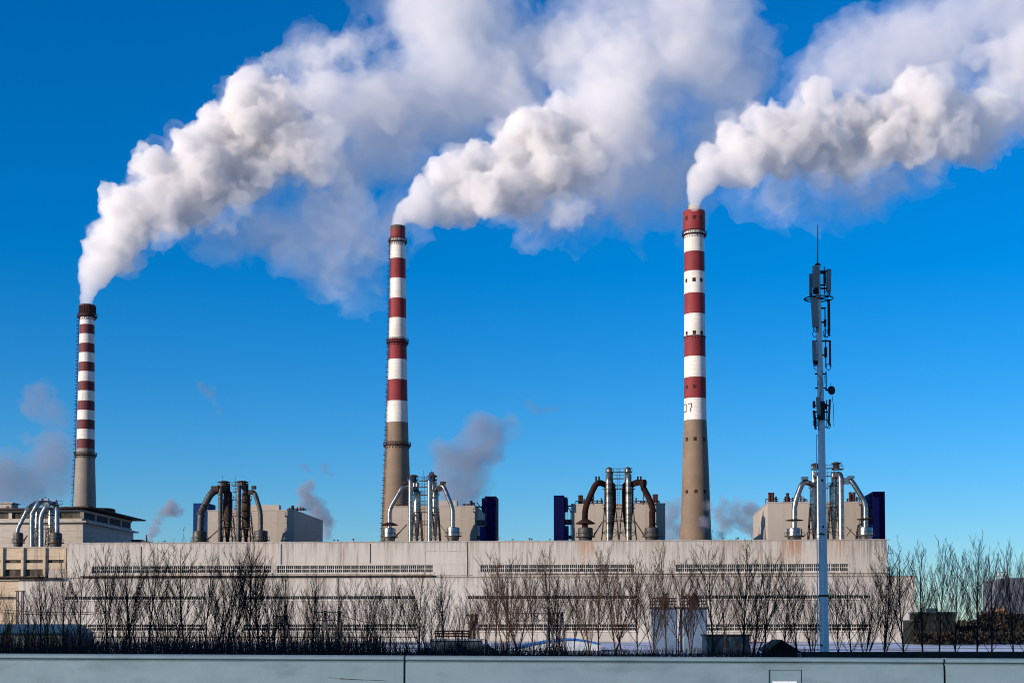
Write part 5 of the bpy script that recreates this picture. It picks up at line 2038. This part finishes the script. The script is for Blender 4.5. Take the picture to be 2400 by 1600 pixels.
TL3 = [(1802, 437, 34), (1846, 450, 44), (1904, 458, 46), (1958, 437, 52), (2025, 424, 50), (2092, 415, 46), (2159, 402, 36), (1760, 420, 36),
       (2315, 135, 60), (2360, 95, 70), (2382, 185, 84), (2395, 270, 56), (2470, 120, 90), (2480, 220, 90), (2560, 160, 90), (2250, 260, 60),
       (1980, 130, 90), (2092, 112, 100), (2181, 100, 95), (2248, 40, 80), (2000, 200, 60), (2100, 190, 70), (2220, 190, 60), (1900, 180, 50), (2320, 20, 90), (2420, 20, 90)]

def open_holes(rows, holes):
    """keep the puffs out of the gaps where the sky shows through the drift"""
    out = []
    for x, y, r in rows:
        for hx, hy, hr in holes:
            r = min(r, math.hypot(x - hx, y - hy) - hr)
        if r > 12:
            out.append((x, y, r))
    return out


TL1 = open_holes(TL1 + [(600, 530, 50), (660, 545, 40), (742, 500, 40), (752, 430, 40), (812, 500, 44), (812, 420, 50), (600, 440, 40), (690, 405, 40), (930, 500, 44), (640, 412, 34)], [(669, 478, 40), (879, 450, 26), (905, 105, 34)])
LABEL = ('dense white plume rising to the right from the leftmost chimney', 'dense white plume drifting right from the middle chimney', 'dense white plume drifting right from the right chimney')


def smoke_obj(name, me, dens, parent=None, color=(.98, .974, .972)):
    me.materials.clear()
    me.materials.append(dense_smoke(name, dens, color))
    o = bpy.data.objects.new(name, me)
    col.objects.link(o)
    o.parent = parent
    return o



def jitter(bl, rn, off, lo, hi, keep=1.0):
    return [(c + Vector((rn.uniform(-off, off) * r, 0, rn.uniform(-off, off) * r)), r * rn.uniform(lo, hi)) for c, r in bl if rn.random() < keep]


FADE = ([(760, 330, 60), (600, 430, 40), (690, 230, 46), (545, 480, 38), (480, 530, 36), (400, 560, 34), (790, 280, 60), (725, 150, 40), (770, 215, 62), (821, 118, 34), (870, 245, 70)],
        [(1400, 400, 56), (1447, 360, 56), (1440, 250, 72), (1470, 170, 56), (1330, 490, 36), (1260, 488, 34), (1420, 300, 58), (1500, 300, 50), (1450, 110, 60), (1430, 220, 76)],
        [(1850, 430, 32), (1930, 425, 38), (2010, 405, 40), (2330, 130, 50), (2370, 180, 66), (2390, 260, 56), (2090, 390, 40), (2315, 270, 50), (2430, 140, 80), (2460, 240, 70), (2540, 160, 90)])
CUT = (650, 1310, 2180)
FINE = [('v', 5.5, 11.0), ('p', 2.6, 7.0), ('v', 2.4, 4.6), ('v', 1.1, 2.1), ('p', .9, 1.8), ('v', .5, 1.0)]
SOFT = [('p', 8.0, 16.0), ('v', 5.5, 11.0), ('p', 3.6, 6.5), ('v', 2.2, 3.6), ('p', 1.3, 2.2)]
VEIL = [('p', 12.0, 26.0), ('v', 8.0, 16.0), ('p', 5.5, 9.0), ('v', 3.4, 6.0), ('p', 2.2, 3.6)]
for i, (rows, fade, tail, Y) in enumerate(((PL1, FADE[0], TL1, 512), (PL2, FADE[1], TL2, 500), (PL3, FADE[2], TL3, 485))):
    rn = random.Random(i)
    bl = px_blobs(rows, Y, 1.06, 0.5, rn, dY=30)
    near = [q for q, r in zip(bl, rows) if r[0] < CUT[i]]
    far = px_blobs(fade, Y + 8, 1.0, 0.5, rn, dY=35)
    # the young, dense steam; then ever thinner skins that reach further along the drift
    o = smoke_obj('steam_plume', billow_mesh(bl, 0.4, FINE, i, bl[0][0]), .13)
    tag(o, LABEL[i], 'steam plume', 'plumes of the three chimneys')
    smoke_obj('dense_steam', billow_mesh([(c, r * .93) for c, r in near], 0.4, FINE, i, bl[0][0]), .11, o)
    smoke_obj('thin_steam', billow_mesh(jitter(bl[6:], rn, .15, .85, 1.12) + jitter(far, rn, .2, .7, 1.0), 0.65, SOFT, i + 30, bl[0][0]), .045, o)
    smoke_obj('thin_steam', billow_mesh(jitter(bl[-9:], rn, .2, .8, 1.15) + jitter(far, rn, .3, .8, 1.1), 0.65, SOFT, i + 40), .03, o)
    for j in range(6):
        tb = px_blobs(tail, Y + 25, 1.0, 0.4, rn, dY=40)
        tb = jitter(tb, rn, .2, .55, 1.1, .9)
        smoke_obj('veil', billow_mesh(tb, 1.0, VEIL, i * 7 + j + 10), (.013, .013, .010)[i] * (1.4 if j < 2 else 1), o)

# low steam behind the plant
LOW = [('lavender steam bank low behind the leftmost chimney, at the left picture edge', 620, .012,
        [(95, 925, 34), (75, 950, 30), (120, 960, 34), (140, 985, 22), (125, 1060, 44), (140, 1100, 40), (100, 1110, 50), (20, 1110, 50), (60, 1130, 46), (-20, 1120, 60), (130, 1140, 36), (60, 1160, 40), (10, 1150, 50), (70, 1035, 18)]),
       ('small steam wisp rising right of the green shed', 600, .055, [(356, 1268, 5), (353, 1255, 8), (360, 1240, 9), (370, 1222, 10), (380, 1208, 11), (395, 1196, 13), (408, 1188, 13), (420, 1198, 10), (402, 1178, 9)]),
       ('grey steam puff rising off the right end of the leftmost block', 560, .045,
        [(765, 1255, 10), (768, 1235, 14), (762, 1215, 18), (750, 1200, 20), (735, 1185, 20), (722, 1170, 18), (715, 1150, 16), (725, 1135, 12), (772, 1222, 12), (705, 1185, 12)]),
       ('big lavender steam cloud rising behind the shiny ducts and the middle block', 560, .022,
        [(1060, 1165, 36), (1095, 1160, 34), (1075, 1130, 42), (1050, 1110, 30), (1100, 1120, 40), (1060, 1065, 32), (1100, 1075, 44), (1130, 1060, 38), (1130, 1020, 36), (1165, 1030, 30), (1125, 995, 24), (1175, 1005, 24), (1205, 1000, 16), (1160, 1065, 24), (1045, 1070, 22)]),
       ('bluish steam between the block with rusty ducts and the right chimney', 560, .030, [(1570, 1255, 18), (1565, 1225, 20), (1580, 1200, 20), (1590, 1240, 22), (1570, 1185, 12)]),
       ('bluish steam curling up between the right chimney and the last block', 470, .036,
        [(1690, 1255, 14), (1700, 1230, 20), (1685, 1205, 20), (1740, 1225, 24), (1760, 1200, 18), (1725, 1195, 18), (1700, 1180, 12), (1770, 1240, 24), (1665, 1185, 10), (1650, 1225, 12)]),
       ('faint scrap of steam hanging in the sky above the dark twin ducts', 620, .022, [(470, 905, 9), (485, 912, 11), (497, 922, 9), (503, 945, 7), (512, 965, 6)]),
       ('faint scrap of steam hanging in the sky right of the middle chimney', 620, .022, [(1240, 945, 9), (1258, 958, 11), (1280, 962, 11), (1298, 962, 8)]),
       ('faint scrap of steam above the grey puff at the leftmost block', 600, .03, [(762, 1090, 7), (766, 1102, 8), (780, 1115, 7), (712, 1090, 7), (720, 1098, 6)])]
for i, (lab_, Y, dens, rows) in enumerate(LOW):
    rn = random.Random(40 + i)
    o = None
    for j in range(3):
        tb = px_blobs(rows, Y, 1.0, .5, rn)
        tb = [(c + Vector((rn.uniform(-.3, .3) * r, 0, rn.uniform(-.3, .3) * r)), r * (1.12 if j == 0 else rn.uniform(.5, 1.05))) for c, r in tb]
        sz = 1.0 if Y * rows[3 if len(rows) > 3 else 0][2] > 15000 else .45
        me = billow_mesh(tb, 0.9 * sz, [('v', 6 * sz, 11.0 * sz), ('p', 4 * sz, 8.0 * sz), ('v', 3 * sz, 5.0 * sz), ('p', 1.8 * sz, 2.6 * sz)], 90 + i * 5 + j)
        q = smoke_obj('steam_cloud' if j == 0 else 'veil', me, dens * (2.6 if i in (1, 2, 4, 5) else 1.9), o, (.30, .36, .47) if i > 5 else (.44, .46, .54))  # backlit shade is put into the grey-blue steam colour
        if j == 0:
            o = q
            tag(o, lab_, 'steam cloud', 'low steam behind the plant')
